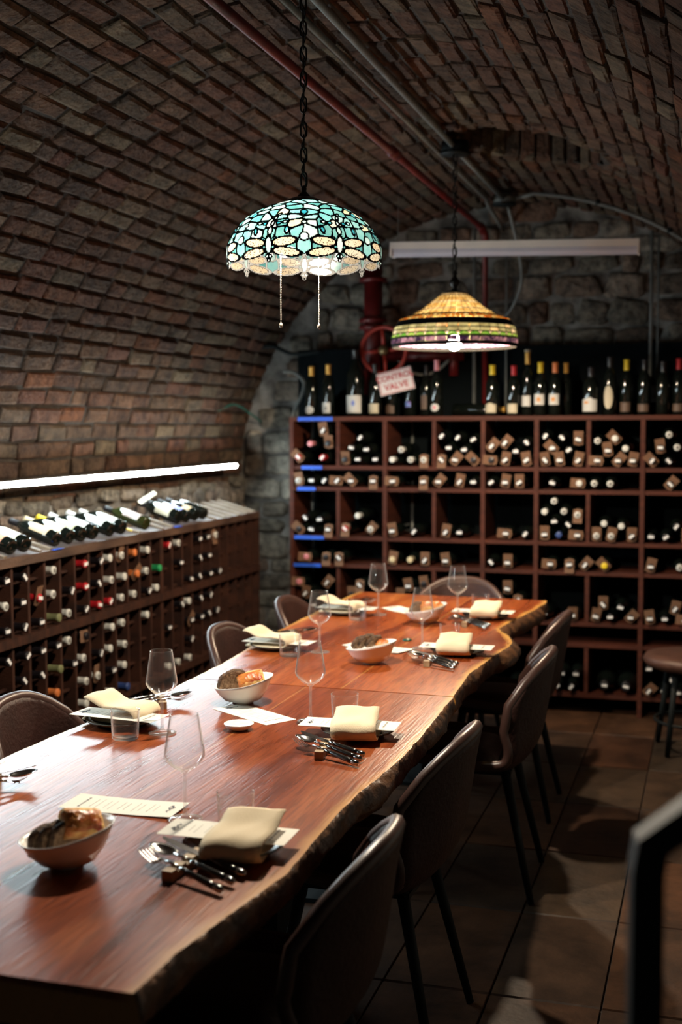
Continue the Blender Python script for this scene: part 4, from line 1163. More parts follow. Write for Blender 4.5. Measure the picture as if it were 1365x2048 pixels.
# ------------------------------------------------------------------ stained-glass pendant lamps
def chain_link_mesh():
    pts = []
    for k in range(16):
        a = 2 * PI * k / 16
        pts.append((.0085 * math.cos(a), 0, .0125 * math.sin(a) + (.0085 if math.sin(a) > 0 else -.0085)))
    me = MB().tube(pts, .0026, 6, closed=True).mesh('chain_link'); me.materials.append(M['bronze']); return me
LINK = chain_link_mesh()
def hang(t, z0, z1):
    """chain of links from z0 (lamp) up to z1, relative to the lamp empty"""
    n = int((z1 - z0) / .0335)
    st = (z1 - z0) / n
    for k in range(n):
        obj('chain_link', LINK, None, t, (0, 0, z0 + st * (k + .5)), (0, 0, (PI / 2 if k % 2 else 0) + .25), scale=(1, 1, st / .0335))
    cord = []
    m = n * 3
    for k in range(m + 1):
        cord.append((.006 * math.sin(k * 1.1), .006 * math.cos(k * 1.1), z0 + (z1 - z0) * k / m))
    obj('cord', MB().tube(cord, .0022, 6), 'metal_black', t)

def lamp_interior(t, zb, m, n_bulbs, rad, zt_in):
    for k in range(n_bulbs):
        a = .6 + 2 * PI * k / n_bulbs
        c = (rad * math.cos(a), rad * math.sin(a))
        prof = [(.0001, -.034), (.014, -.031), (.025, -.020), (.030, -.004), (.027, .012), (.017, .030), (.013, .040)]
        obj('bulb', MB().lathe([(r, z + zb) for r, z in prof], 14, T=Matrix.Translation((c[0], c[1], 0))), m, t)
        obj('socket', MB().lathe([(.0001, zb + .041), (.015, zb + .041), (.017, zb + .075), (.0001, zb + .075)], 12, T=Matrix.Translation((c[0], c[1], 0))), 'bronze', t)
        if rad: obj('socket_arm', MB().tube([(c[0], c[1], zb + .07), (c[0] * .4, c[1] * .4, zb + .085), (0, 0, zb + .085)], .004, 6), 'bronze', t)
    obj('stem', MB().tube([(0, 0, zb + .07), (0, 0, zt_in)], .005, 8), 'bronze', t)

# --- near lamp: blue-green dragonfly-pattern dome, seven repeats
NLZ = 2.016
lampA = empty('pendant_lamp', (PX, LY_N, NLZ), 0, 'blue-green stained-glass dome pendant lamp patterned with dragonflies', 'pendant lamp')
PA = [(.2150, -.030), (.2165, .005), (.2190, .030), (.2180, .055), (.2100, .0746), (.1985, .094), (.1830, .114), (.1630, .1335), (.1370, .1500), (.1080, .1630), (.0780, .1735), (.0500, .1815)]
hs = [0.0]
for (a, b), (c, d) in zip(PA, PA[1:]): hs.append(hs[-1] + math.hypot(c - a, d - b))
hs = np.array(hs) - .030
HT = hs[-1]
rA = np.array([p[0] for p in PA]); zA = np.array([p[1] for p in PA])
NU, NV, SECT = 98 * 7, 128, 7
H0 = -.026
ucol = (np.arange(NU) + .5) / NU * SECT
hrow = H0 + (HT - H0) * (np.arange(NV) + .5) / NV
U, H = np.meshgrid(ucol, hrow)
sec = np.floor(U).astype(int)
uu = U - sec - .5
rr = np.interp(H, hs, rA)
W7 = 2 * PI * .218 / 7
S_ = uu * W7 * (rr / .218)         # metric offset from the dragonfly axis
SB = (np.abs(uu) - .5) * W7 * (rr / .218)   # metric offset from the sector border (<=0)
lab = np.full(U.shape, -1, int)
lead = np.zeros(U.shape, bool)
best = np.full(U.shape, -1e9)
bid = np.full(U.shape, -1, int)
kinds = {}
nid = 0
def ell(x, y, cx, cy, a, b, ang=0.0):
    dx, dy = x - cx, y - cy
    c, s = math.cos(ang), math.sin(ang)
    p, q = dx * c + dy * s, -dx * s + dy * c
    return (1 - np.sqrt((p / a) ** 2 + (q / b) ** 2)) * min(a, b)
feats = []
for sgn in (-1, 1):
    feats.append(('wing', lambda s, h, g=sgn: ell(s * g, h, .0495, .0165, .0405, .0115, -.13)))
    feats.append(('wing', lambda s, h, g=sgn: ell(s * g, h, .0440, .0440, .0350, .0120, .10)))
    feats.append(('jewel', lambda s, h, g=sgn: ell(s * g, h, .0048, .006, .0046, .0046)))
    feats.append(('jewel_blue', lambda s, h, g=sgn: ell(s * g, h, .047 if g > 0 else .045, .0770, .0055, .0115, .15 * g)))
    feats.append(('jewel_blue', lambda s, h, g=sgn: ell(s * g, h, .020, .100, .0065, .0052)))
    feats.append(('jewel', lambda s, h, g=sgn: ell(s * g, h, .037, .103, .0065, .0050)))
feats.append(('body', lambda s, h: ell(s, h, 0, .0360, .0092, .0250)))
feats.append(('jewel', lambda s, h: ell(s, h, 0, -.0040, .0044, .0044)))
feats.append(('body', lambda s, h: ell(s, h, .001, .0760, .0068, .0130)))
feats.append(('body', lambda s, h: ell(s, h, .003, .1000, .0050, .0095)))
feats.append(('body', lambda s, h: ell(s, h, .007, .1190, .0042, .0080, -.3)))
feats.append(('body', lambda s, h: ell(s, h, .013, .1330, .0038, .0070, -.6)))
names = []
for kind, fn in feats:
    v = fn(S_, H)
    m_ = v > best
    best = np.where(m_, v, best); bid = np.where(m_, len(names), bid); names.append(kind)
# feature centred on the border between two dragonflies: belongs to both halves
nearest = np.where(uu > 0, sec, sec - 1) % SECT
bfeat = []
for kind, cy_b, a, b in (('jewel', .0560, .0125, .0115), ('jewel', .101, .0068, .0058), ('jewel_blue', .143, .009, .0105)):
    v = (1 - np.sqrt((SB / a) ** 2 + ((H - cy_b) / b) ** 2)) * min(a, b)
    m_ = v > best
    best = np.where(m_, v, best); bid = np.where(m_, len(names), bid); names.append(kind + '*')
LW = .0016
inside = best > LW
lead |= (best > -LW) & ~inside
rndA = random.Random(5)
sites = []   # (sector position u, h, kind)
for sidx in range(SECT):
    def sj(u, h, kind, j=.03): sites.append(((sidx + .5 + u + rndA.uniform(-j, j) * (0 if kind.startswith('fix') else 1)) % SECT, h + rndA.uniform(-1, 1) * j * .12, kind))
    sj(-.30, .030, 'teal', 0); sj(.30, .030, 'teal', 0)
    sj(.5, .028, 'aqua', 0); sj(-.12, .030, 'teal', 0); sj(.12, .030, 'teal', 0)
    for k in range(5): sj(-.42 + k * .21 + .0, .076, ['aqua', 'pale', 'teal', 'teal', 'aqua'][(k + sidx) % 5])
    for k in range(5): sj(-.40 + k * .20, .098, ['aqua', 'aqua', 'pale', 'teal', 'cream'][(k + sidx * 2) % 5], .05)
    for k in range(4): sj(-.38 + k * .25, .122, ['teal', 'aqua', 'aqua', 'pale'][(k + sidx) % 4], .06)
    for k in range(4): sj(-.36 + k * .25, .147, ['aqua', 'teal', 'cream', 'aqua'][(k + sidx * 3) % 4], .07)
    for k in range(3): sj(-.33 + k * .33, .173, ['aqua', 'pale', 'teal'][(k + sidx) % 3], .08)
    for k in range(2): sj(-.25 + k * .5, .200, ['aqua', 'teal'][(k + sidx) % 2], .09)
    for k in range(2): sj(-.25 + k * .5, .226, ['pale', 'aqua'][(k + sidx) % 2], .08)
d1 = np.full(U.shape, 1e9); d2 = np.full(U.shape, 1e9); vid = np.zeros(U.shape, int)
for i, (su, shh, kd) in enumerate(sites):
    du = np.abs(U - su); du = np.minimum(du, SECT - du) * W7 * (rr / .218)
    d = np.sqrt(du ** 2 + (H - shh) ** 2)
    m1 = d < d1
    d2 = np.where(m1, d1, np.minimum(d2, d)); vid = np.where(m1, i, vid); d1 = np.where(m1, d, d1)
nf = len(names)
star = np.array([n.endswith('*') for n in names])
fid = np.where(star[bid], bid * 10 + nearest, bid * 10 + sec)
lab = np.where(inside, fid, 10000 + vid)
lead |= (~inside) & (best <= -LW) & ((d2 - d1) < .0036)
# scalloped hem: nothing hangs lower than the lower wings, the eyes and the body
hem = .0165 - (np.abs(S_) - .0495) * .13
keep = (best > -LW) | (H > hem)
lead |= keep & (H < hem + .001) & (~inside) & (H > hem)
lead[-2:, :] = True
edgeU = (np.arange(NU + 1)) / NU * 2 * PI
edgeH = H0 + (HT - H0) * np.arange(NV + 1) / NV
er = np.interp(edgeH, hs, rA); ez = np.interp(edgeH, hs, zA)
A0 = math.radians(-71.5 - 51.43)      # puts two dragonflies symmetrically to the front
def gv(j, i, off=0.0):
    a = A0 + edgeU[i % NU]
    return ((er[j] + off) * math.cos(a), (er[j] + off) * math.sin(a), ez[j])
def grid_mesh(mask, off, name):
    idx = {}; vs = []; fs = []
    js, is_ = np.nonzero(mask)
    for j, i in zip(js.tolist(), is_.tolist()):
        q = []
        for (a, b) in ((j, i), (j, i + 1), (j + 1, i + 1), (j + 1, i)):
            k = (a, b % NU)
            if k not in idx:
                idx[k] = len(vs); vs.append(gv(a, b, off))
            q.append(idx[k])
        fs.append(tuple(q))
    return MB().add(vs, fs, 0, True)
M['g_wing'] = stained_mat('wing_glass', (.98, .80, .55), .018, (.98, .90, .74), speck=True, refl=.012)
M['g_teal'] = stained_mat('teal_glass', (.10, .40, .42), .020, (.22, .58, .58), refl=.012)
M['g_aqua'] = stained_mat('aqua_glass', (.20, .62, .66), .020, (.38, .78, .80), refl=.012)
M['g_pale'] = stained_mat('pale_aqua_glass', (.42, .80, .80), .020, (.75, .95, .92), refl=.012)
M['g_cream'] = stained_mat('cream_glass', (.85, .80, .52), .020, (.92, .92, .75), refl=.012)
M['g_jewel'] = stained_mat('pale_cabochon', (.40, .80, .82), .022, (.75, .95, .95), refl=.012)
M['g_jewel_blue'] = stained_mat('deep_blue_cabochon', (.02, .30, .42), .022, (.08, .50, .62), refl=.012)
M['g_body'] = stained_mat('body_glass', (.45, .80, .80), .020, (.75, .92, .92), refl=.012)
glass_mask = keep & ~lead
order = np.argsort(lab[glass_mask], kind='stable')
js, is_ = np.nonzero(glass_mask)
labs = lab[glass_mask][order]; js = js[order]; is_ = is_[order]
cuts = np.flatnonzero(np.diff(labs)) + 1
for g_j, g_i, g_l in zip(np.split(js, cuts), np.split(is_, cuts), np.split(labs, cuts)):
    if len(g_j) < 5: continue
    L0 = int(g_l[0])
    kind = names[L0 // 10].rstrip('*') if L0 < 10000 else sites[L0 - 10000][2]
    mk = np.zeros(U.shape, bool); mk[g_j, g_i] = True
    off = .0022 if kind.startswith('jewel') else .0006
    nm = {'wing': 'wing_pane', 'body': 'body_pane', 'jewel': 'glass_cabochon', 'jewel_blue': 'glass_cabochon'}.get(kind, 'glass_pane')
    obj(nm, grid_mesh(mk, off, nm), 'g_' + kind, lampA)
lo = grid_mesh(lead & keep, 0, 'leading')
lo_ = obj('leading', lo, 'lead', lampA); lo_['kind'] = 'stuff'
sol = lo_.modifiers.new('thick', 'SOLIDIFY'); sol.thickness = .0034; sol.offset = 0
obj('top_cap', MB().lathe([(.0001, .1990), (.016, .1975), (.036, .1925), (.056, .1830), (.058, .1800), (.050, .1785), (.0001, .180)], 28), 'bronze', lampA)
obj('finial', MB().lathe([(.0001, .229), (.006, .226), (.008, .219), (.006, .212), (.012, .207), (.018, .200), (.018, .197), (.0001, .197)], 14), 'bronze', lampA)
hang(lampA, .226, PZ - NLZ - .030)
obj('ceiling_hook', MB().tube([(0, 0, PZ - NLZ - .034), (.010, 0, PZ - NLZ - .020), (0, 0, PZ - NLZ + .012)], .004, 6), 'bronze', lampA)
lamp_interior(lampA, .062, 'bulb_near', 1, -.055, .19)
for dx, zl, lab_ in ((-.060, -.155, 0), (.050, -.160, 0)):
    # bead chains with brass ends
    n = 46
    bm_ = MB()
    dy = -.03 if dx < 0 else -.02
    z1 = .055
    for k in range(n):
        z = z1 + (zl - z1) * k / (n - 1)
        bm_.lathe([(.0001, -.0021), (.0019, -.001), (.0019, .001), (.0001, .0021)], 6, T=Matrix.Translation((dx, dy, z)))
    bm_.tube([(dx, dy, z1), (dx, dy, zl)], .0006, 4)
    pc_ = obj('pull_chain', bm_, 'bead', lampA)
    obj('pull_bead', MB().lathe([(.0001, -.010), (.004, -.009), (.0055, -.004), (.0045, .002), (.002, .005), (.0001, .006)], 10, T=Matrix.Translation((dx, dy, zl - .004))), 'bead', pc_)
    obj('pull_arm', MB().tube([(dx, dy, z1), (dx * .5, dy * .5, .105), (0, 0, .115)], .002, 6), 'bronze', lampA)

# --- far lamp: amber shade of rectangular panes with banded skirt
FLZ = 1.911
lampB = empty('pendant_lamp', (PX, LY_F, FLZ), 0, 'amber and green banded stained-glass cone pendant lamp over the far table', 'pendant lamp')
PB = [(.059, .243), (.098, .211), (.141, .177), (.190, .148), (.213, .139), (.247, .124), (.262, .102), (.2695, .088), (.2725, .078), (.2775, .056), (.279, .044), (.2788, .022), (.2765, .006)]
dB = [0]
for (a, b), (c, d) in zip(PB, PB[1:]): dB.append(dB[-1] + math.hypot(c - a, d - b))
def pB(s): return np.interp(s, dB, [p[0] for p in PB]), np.interp(s, dB, [p[1] for p in PB])
SL = dB[-1]
M['b_amber'] = stained_mat('amber_glass', (.60, .34, .08), .042, (.95, .72, .30), refl=.9)
M['b_tan'] = stained_mat('tan_glass', (.40, .28, .13), .042, (.85, .66, .36), refl=.9)
M['b_orange'] = stained_mat('orange_glass', (.75, .16, .01), .027, (.98, .48, .08), refl=.9)
M['b_olive'] = stained_mat('olive_glass', (.32, .30, .14), .027, (.70, .68, .36), refl=.9)
M['b_green'] = stained_mat('green_glass', (.14, .42, .05), .027, (.50, .75, .15), refl=.9)
M['b_cream'] = stained_mat('light_cream_glass', (.85, .62, .35), .027, (.95, .85, .60), refl=.9)
M['b_purple'] = stained_mat('purple_glass', (.03, .015, .05), .027, (.50, .28, .38), nscale=60, refl=.9)
rowsB = []
sc0 = dB[3] + .004
for k in range(9): rowsB.append((sc0 * k / 9, sc0 * (k + 1) / 9, 36, 'b_amber' if k % 3 else 'b_tan', 'pane'))
s_o = dB[4] - .002
rowsB += [(s_o, s_o + .021, 72, 'b_orange', 'oval'), (s_o + .022, s_o + .043, 72, 'b_orange', 'oval')]
s_l = dB[6] + .006
rowsB += [(s_l, s_l + .018, 36, 'b_olive', 'pane'), (s_l + .019, s_l + .037, 36, 'b_olive', 'pane'),
          (s_l + .038, s_l + .056, 36, 'b_green', 'scale'), (s_l + .038, s_l + .052, 36, 'b_cream', 'tri'),
          (s_l + .058, SL - .014, 36, 'b_purple', 'pane')]
pieces = []
rb = random.Random(9)
for (s0, s1, n, m, shp) in rowsB:
    for k in range(n):
        a_c = 2 * PI * (k + (.5 if shp == 'tri' else 0)) / n
        ha = PI / n
        mb = MB(); vs = []
        g = .0016
        def P3(s, a):
            r, z = pB(s); return (r * math.cos(a), r * math.sin(a), z)
        rm = pB((s0 + s1) / 2)[0]
        ga = g / rm
        if shp == 'pane':
            ss = [s0 + g, (s0 + s1) / 2, s1 - g]; aa = [a_c - ha + ga, a_c, a_c + ha - ga]
            vs = [P3(s, a) for s in ss for a in aa]
            mb.add(vs, [(j * 3 + i, j * 3 + i + 1, j * 3 + i + 4, j * 3 + i + 3) for j in range(2) for i in range(2)], 0, True)
        elif shp == 'oval':
            sm, hh_ = (s0 + s1) / 2, (s1 - s0) / 2 - .0008
            ring = []
            for q in range(10):
                t_ = 2 * PI * q / 10
                f_ = lambda v: math.copysign(abs(v) ** .6, v)
                ring.append(P3(sm + hh_ * f_(math.sin(t_)), a_c + (ha - ga * .7) * f_(math.cos(t_))))
            r_, z_ = pB(sm)
            mb.add(ring + [((r_ + .004) * math.cos(a_c), (r_ + .004) * math.sin(a_c), z_)], [(q, (q + 1) % 10, 10) for q in range(10)], 0, True)
        elif shp == 'scale':
            sb_, st_ = s1 - g, s0 + g
            ring = [P3(sb_, a_c - ha + ga), P3(sb_, a_c), P3(sb_, a_c + ha - ga)] + [P3(sb_ + (st_ - sb_) * math.sin(PI * q / 6) ** .8, a_c + (ha - ga) * math.cos(PI * q / 6)) for q in range(0, 7)]
            ring = ring[:3] + ring[4:-1]
            mb.add(ring, [tuple(range(len(ring)))], 0, True)
        else:
            mb.add([P3(s0 + .0002, a_c - ha * .62), P3(s0 + .0002, a_c + ha * .62), P3(s1 - .004, a_c)], [(0, 1, 2)], 0, True)
        mm = m
        if m == 'b_olive' and rb.random() < .45: mm = rb.choice(['b_tan', 'b_cream', 'b_olive'])
        if m == 'b_orange' and rb.random() < .2: mm = 'b_amber'
        face = -math.cos(a_c - math.radians(90 - 11.6 + 0))
        dirc = math.cos(a_c) * -PX * 0 + (math.cos(a_c) * (0 - PX) + math.sin(a_c) * (0 - LY_F)) / LY_F
        pieces.append((dirc, mb, mm, shp))
pieces.sort(key=lambda q: -q[0])
restB = {}
for i, (d_, mb, mm, shp) in enumerate(pieces):
    if i < 296:
        obj('glass_pane', mb, mm, lampB)
    else:
        restB.setdefault(mm, MB()).add(mb.v, mb.f, 0, True)
allm = list(restB)
jm = MB()
for i, k in enumerate(allm):
    jm.add(restB[k].v, restB[k].f, i, True)
o = obj('glass_panes', jm, allm, lampB); o['kind'] = 'stuff'
ld = MB()
ringN = 72
for (s0, s1, n, m, shp) in rowsB:
    for s in (s0, s1):
        r, z = pB(s)
        ld.tube([(r * math.cos(2 * PI * k / ringN), r * math.sin(2 * PI * k / ringN), z) for k in range(ringN)], .0019, 5, closed=True)
    if shp in ('pane', 'oval'):
        for k in range(n):
            a = 2 * PI * (k + .5) / n
            ld.tube([(pB(s)[0] * math.cos(a), pB(s)[0] * math.sin(a), pB(s)[1]) for s in (s0, (s0 + s1) / 2, s1)], .0016, 4, caps=False)
    if shp == 'scale':
        for k in range(n):
            a_c = 2 * PI * k / n
            sb_, st_ = s1 - .0004, s0 + .0004
            ld.tube([(lambda s, a: (pB(s)[0] * math.cos(a), pB(s)[0] * math.sin(a), pB(s)[1]))(sb_ + (st_ - sb_) * math.sin(PI * q / 6) ** .8, a_c + PI / n * math.cos(PI * q / 6)) for q in range(7)], .0014, 4, caps=False)
o = obj('leading', ld, 'lead', lampB); o['kind'] = 'stuff'
def band(s0, s1, off=0):
    prof = [(pB(s)[0] + off, pB(s)[1]) for s in np.linspace(s0, s1, 4)]
    return prof
bnd = MB().lathe(band(s_o + .0435, s_l - .0005), 72)
obj('dark_band', bnd, 'lead', lampB)
obj('rim_band', MB().lathe(band(SL - .0135, SL) + [(pB(SL)[0] - .003, pB(SL)[1])], 72), 'lead', lampB)
obj('dark_band', MB().lathe(band(sc0 + .0005, s_o - .0005), 72), 'lead', lampB)
obj('top_cap', MB().lathe([(.0001, .262), (.030, .258), (.058, .248), (.064, .242), (.0001, .242)], 24), 'bronze', lampB)
obj('finial', MB().lathe([(.0001, .345), (.010, .342), (.013, .332), (.008, .322), (.014, .312), (.022, .300), (.024, .290), (.016, .278), (.010, .270), (.014, .262), (.0001, .262)], 14), 'bronze', lampB)
hang(lampB, .342, PZ - FLZ - .031)
lamp_interior(lampB, .028, 'bulb_far', 1, 0.0, .245)

# ------------------------------------------------------------------ things on the tables
TZ = TOP + .0006
def wine_glass_mesh():
    out = [(.0365, .0012), (.0372, .0022), (.030, .0035), (.012, .006), (.0048, .014), (.0038, .03), (.0036, .085), (.0042, .098), (.010, .104), (.024, .112), (.036, .124), (.0425, .135), (.0422, .144), (.0368, .180), (.0300, .222), (.0297, .2245)]
    inn = [(.0289, .2245), (.0291, .221), (.0359, .180), (.0413, .144), (.0413, .137), (.035, .1265), (.023, .1150), (.010, .1075), (.0001, .1060)]
    me = mkmesh('bowl_and_stem', MB().lathe([(.0001, .0008)] + out + inn, 40), 'glass')
    me.materials.append(M['glass_stem'])
    for p in me.polygons:
        if p.center.z < .105 and p.center.xy.length < .011: p.material_index = 1
    return me
WG = wine_glass_mesh()
def tumbler_mesh():
    return mkmesh('tumbler', MB().lathe([(.0001, .0005), (.0330, .0005), (.0352, .004), (.0385, .076), (.0392, .0775), (.0378, .0775), (.0370, .075), (.0335, .010), (.0300, .0075), (.0001, .0070)], 40), 'glass')
TM = tumbler_mesh()
def wine_glass(x, y, label):
    o = obj('wine_glass', WG, None, None, (x, y, TZ)); tag(o, label, 'wine glass', 'wine glasses at the place settings')
def tumbler(x, y, label):
    o = obj('tumbler', TM, None, None, (x, y, TZ)); tag(o, label, 'water glass', 'water tumblers at the place settings')
def plate_mesh():
    prof = [(.0001, .004), (.055, .004), (.058, .0), (.066, .001), (.070, .005), (.095, .013), (.100, .0175), (.0985, .0190), (.092, .0165), (.070, .0095), (.0001, .0085)]
    mb = MB(); n = 120; vs = []
    for i_, (r, z) in enumerate(prof):
        for k in range(n):
            a = 2 * PI * k / n
            q = (.0011 * math.cos(a * 60)) if 5 <= i_ <= 8 else 0
            vs.append(((r + q) * math.cos(a), (r + q) * math.sin(a), z))
    mb.add(vs, [(j * n + k, j * n + (k + 1) % n, (j + 1) * n + (k + 1) % n, (j + 1) * n + k) for j in range(len(prof) - 1) for k in range(n)], 0, True)
    return mkmesh('plate', mb, 'stoneware')
PL = plate_mesh()
def text_lines(mb, x0, x1, rows, seed, hgt=.0016, z=.0005):
    """rows of small letter-like strokes; reading direction along local y, lines stacked along x"""
    rnd = random.Random(seed)
    for (x, width, sz) in rows:
        y = -width / 2
        while y < width / 2:
            ln = rnd.uniform(.0025, .006) * (sz / .0016) * .6
            mb.box((x, y + ln / 2, z), (sz * rnd.uniform(.7, 1.0), ln * .8, .0002)); y += ln + rnd.uniform(.0006, .0016)
    return mb
def card(x, y, z, rz, L=.25, W=.10, label='', curl=0.0, group='menu cards at the place settings'):
    mb = MB(); n = 10; vs = []; th = .0005
    for j in (0, 1):
        for i in range(n + 1):
            q = -1 + 2 * i / n
            for s in (-1, 1):
                vs.append((q * L / 2, s * W / 2, curl * q * q + j * th))
    m_ = 2 * (n + 1)
    fs = [(2 * i, 2 * i + 2, 2 * i + 3, 2 * i + 1)[::-1] for i in range(n)] + [tuple(k + m_ for k in (2 * i, 2 * i + 2, 2 * i + 3, 2 * i + 1)) for i in range(n)]
    fs += [(2 * i, 2 * i + 2, 2 * i + 2 + m_, 2 * i + m_) for i in range(n)] + [(2 * i + 3, 2 * i + 1, 2 * i + 1 + m_, 2 * i + 3 + m_) for i in range(n)]
    fs += [(1, 0, m_, m_ + 1), (2 * n, 2 * n + 1, 2 * n + 1 + m_, 2 * n + m_)]
    o = obj('menu_card', mb.add(vs, fs), 'paper', None, (x, y, z), (0, 0, rz)); tag(o, label, 'menu card', group)
    ln = MB()
    zz = lambda xx: curl * (2 * xx / L) ** 2 + th + .0002
    for (xx, w_, s_) in [(L * .36, W * .62, .0062), (L * .27, W * .5, .0014), (L * .22, W * .58, .0014), (L * .15, W * .45, .0014), (L * .10, W * .55, .0014), (L * .02, W * .5, .0014), (-L * .03, W * .4, .0014), (-L * .11, W * .55, .0014), (-L * .16, W * .42, .0014), (-L * .24, W * .5, .0014), (-L * .29, W * .35, .0014)]:
        text_lines(ln, 0, 0, [(xx, w_, s_)], int(xx * 1000) + 7, z=zz(xx))
    obj('printed_lines', ln, 'ink', o)
    lg = MB(); pts = []
    for k in range(26):
        t = k / 25
        pts.append((-L * .41 + .0045 * math.sin(t * 17) * (1 - .4 * t), -W * .22 + W * .44 * t, zz(-L * .41) + .0002))
    lg.tube(pts, .0007, 5)
    lg.tube([(-L * .41 + .007 * math.cos(a), .007 * math.sin(a) - .01, zz(-L * .41) + .0002) for a in [k * .5 for k in range(13)]], .0006, 5)
    obj('printed_logo', lg, 'ink_blue', o)
    return o
def napkin_mesh(seed, open_h=.052, th=.0085, w_=.118):
    rnd = random.Random(seed)
    c = [(-.085, 0, .004), (-.02, 0, .004), (.060, 0, .004), (.080, 0, .010), (.090, 0, .024), (.078, 0, .038), (.050, 0, .043), (-.02, 0, .040), (-.065, 0, open_h), (-.088, 0, open_h + .004)]
    c = smoothcurve(c, 3)
    nw = 8
    vs = []; n = len(c)
    for lay in (-1, 1):
        for i, p in enumerate(c):
            d = (c[min(i + 1, n - 1)] - c[max(i - 1, 0)]).normalized()
            nn = Vector((-d.z, 0, d.x))
            for k in range(nw + 1):
                q = -1 + 2 * k / nw
                h = th / 2 * (1 - .55 * abs(q) ** 6)
                wv = .0022 * noise.noise(Vector((p.x * 30, q * 2.2, seed))) + (.0016 * math.sin(q * 5 + p.x * 40))
                sk = .012 * (i / n) * (1 if seed % 2 else -1)
                vs.append((p.x + nn.x * lay * h, q * w_ / 2 + sk + .002 * noise.noise(Vector((p.x * 20, q, seed + 5))), max(p.z + nn.z * lay * h + (wv if p.z > .02 else 0), .0001)))
    a = nw + 1; N = n * a
    fs = [(i * a + k, (i + 1) * a + k, (i + 1) * a + k + 1, i * a + k + 1) for i in range(n - 1) for k in range(nw)]
    fs += [tuple(q + N for q in f[::-1]) for f in fs]
    per = [k for k in range(a)] + [i * a + nw for i in range(1, n)] + [(n - 1) * a + k for k in range(nw - 1, -1, -1)] + [i * a for i in range(n - 2, 0, -1)]
    fs += [(per[k], per[(k + 1) % len(per)], per[(k + 1) % len(per)] + N, per[k] + N) for k in range(len(per))]
    me = MB().add(vs, fs, 0, True).mesh('napkin'); me.materials.append(M['napkin'])
    bmm = bmesh.new(); bmm.from_mesh(me); bmesh.ops.recalc_face_normals(bmm, faces=bmm.faces); bmm.to_mesh(me); bmm.free()
    return me
def napkin(x, y, rz, seed, label, z=TOP + .0095, **k):
    o = obj('napkin', napkin_mesh(seed, **k), None, None, (x, y, z), (0, 0, rz)); tag(o, label, 'napkin', 'folded cream napkins'); return o

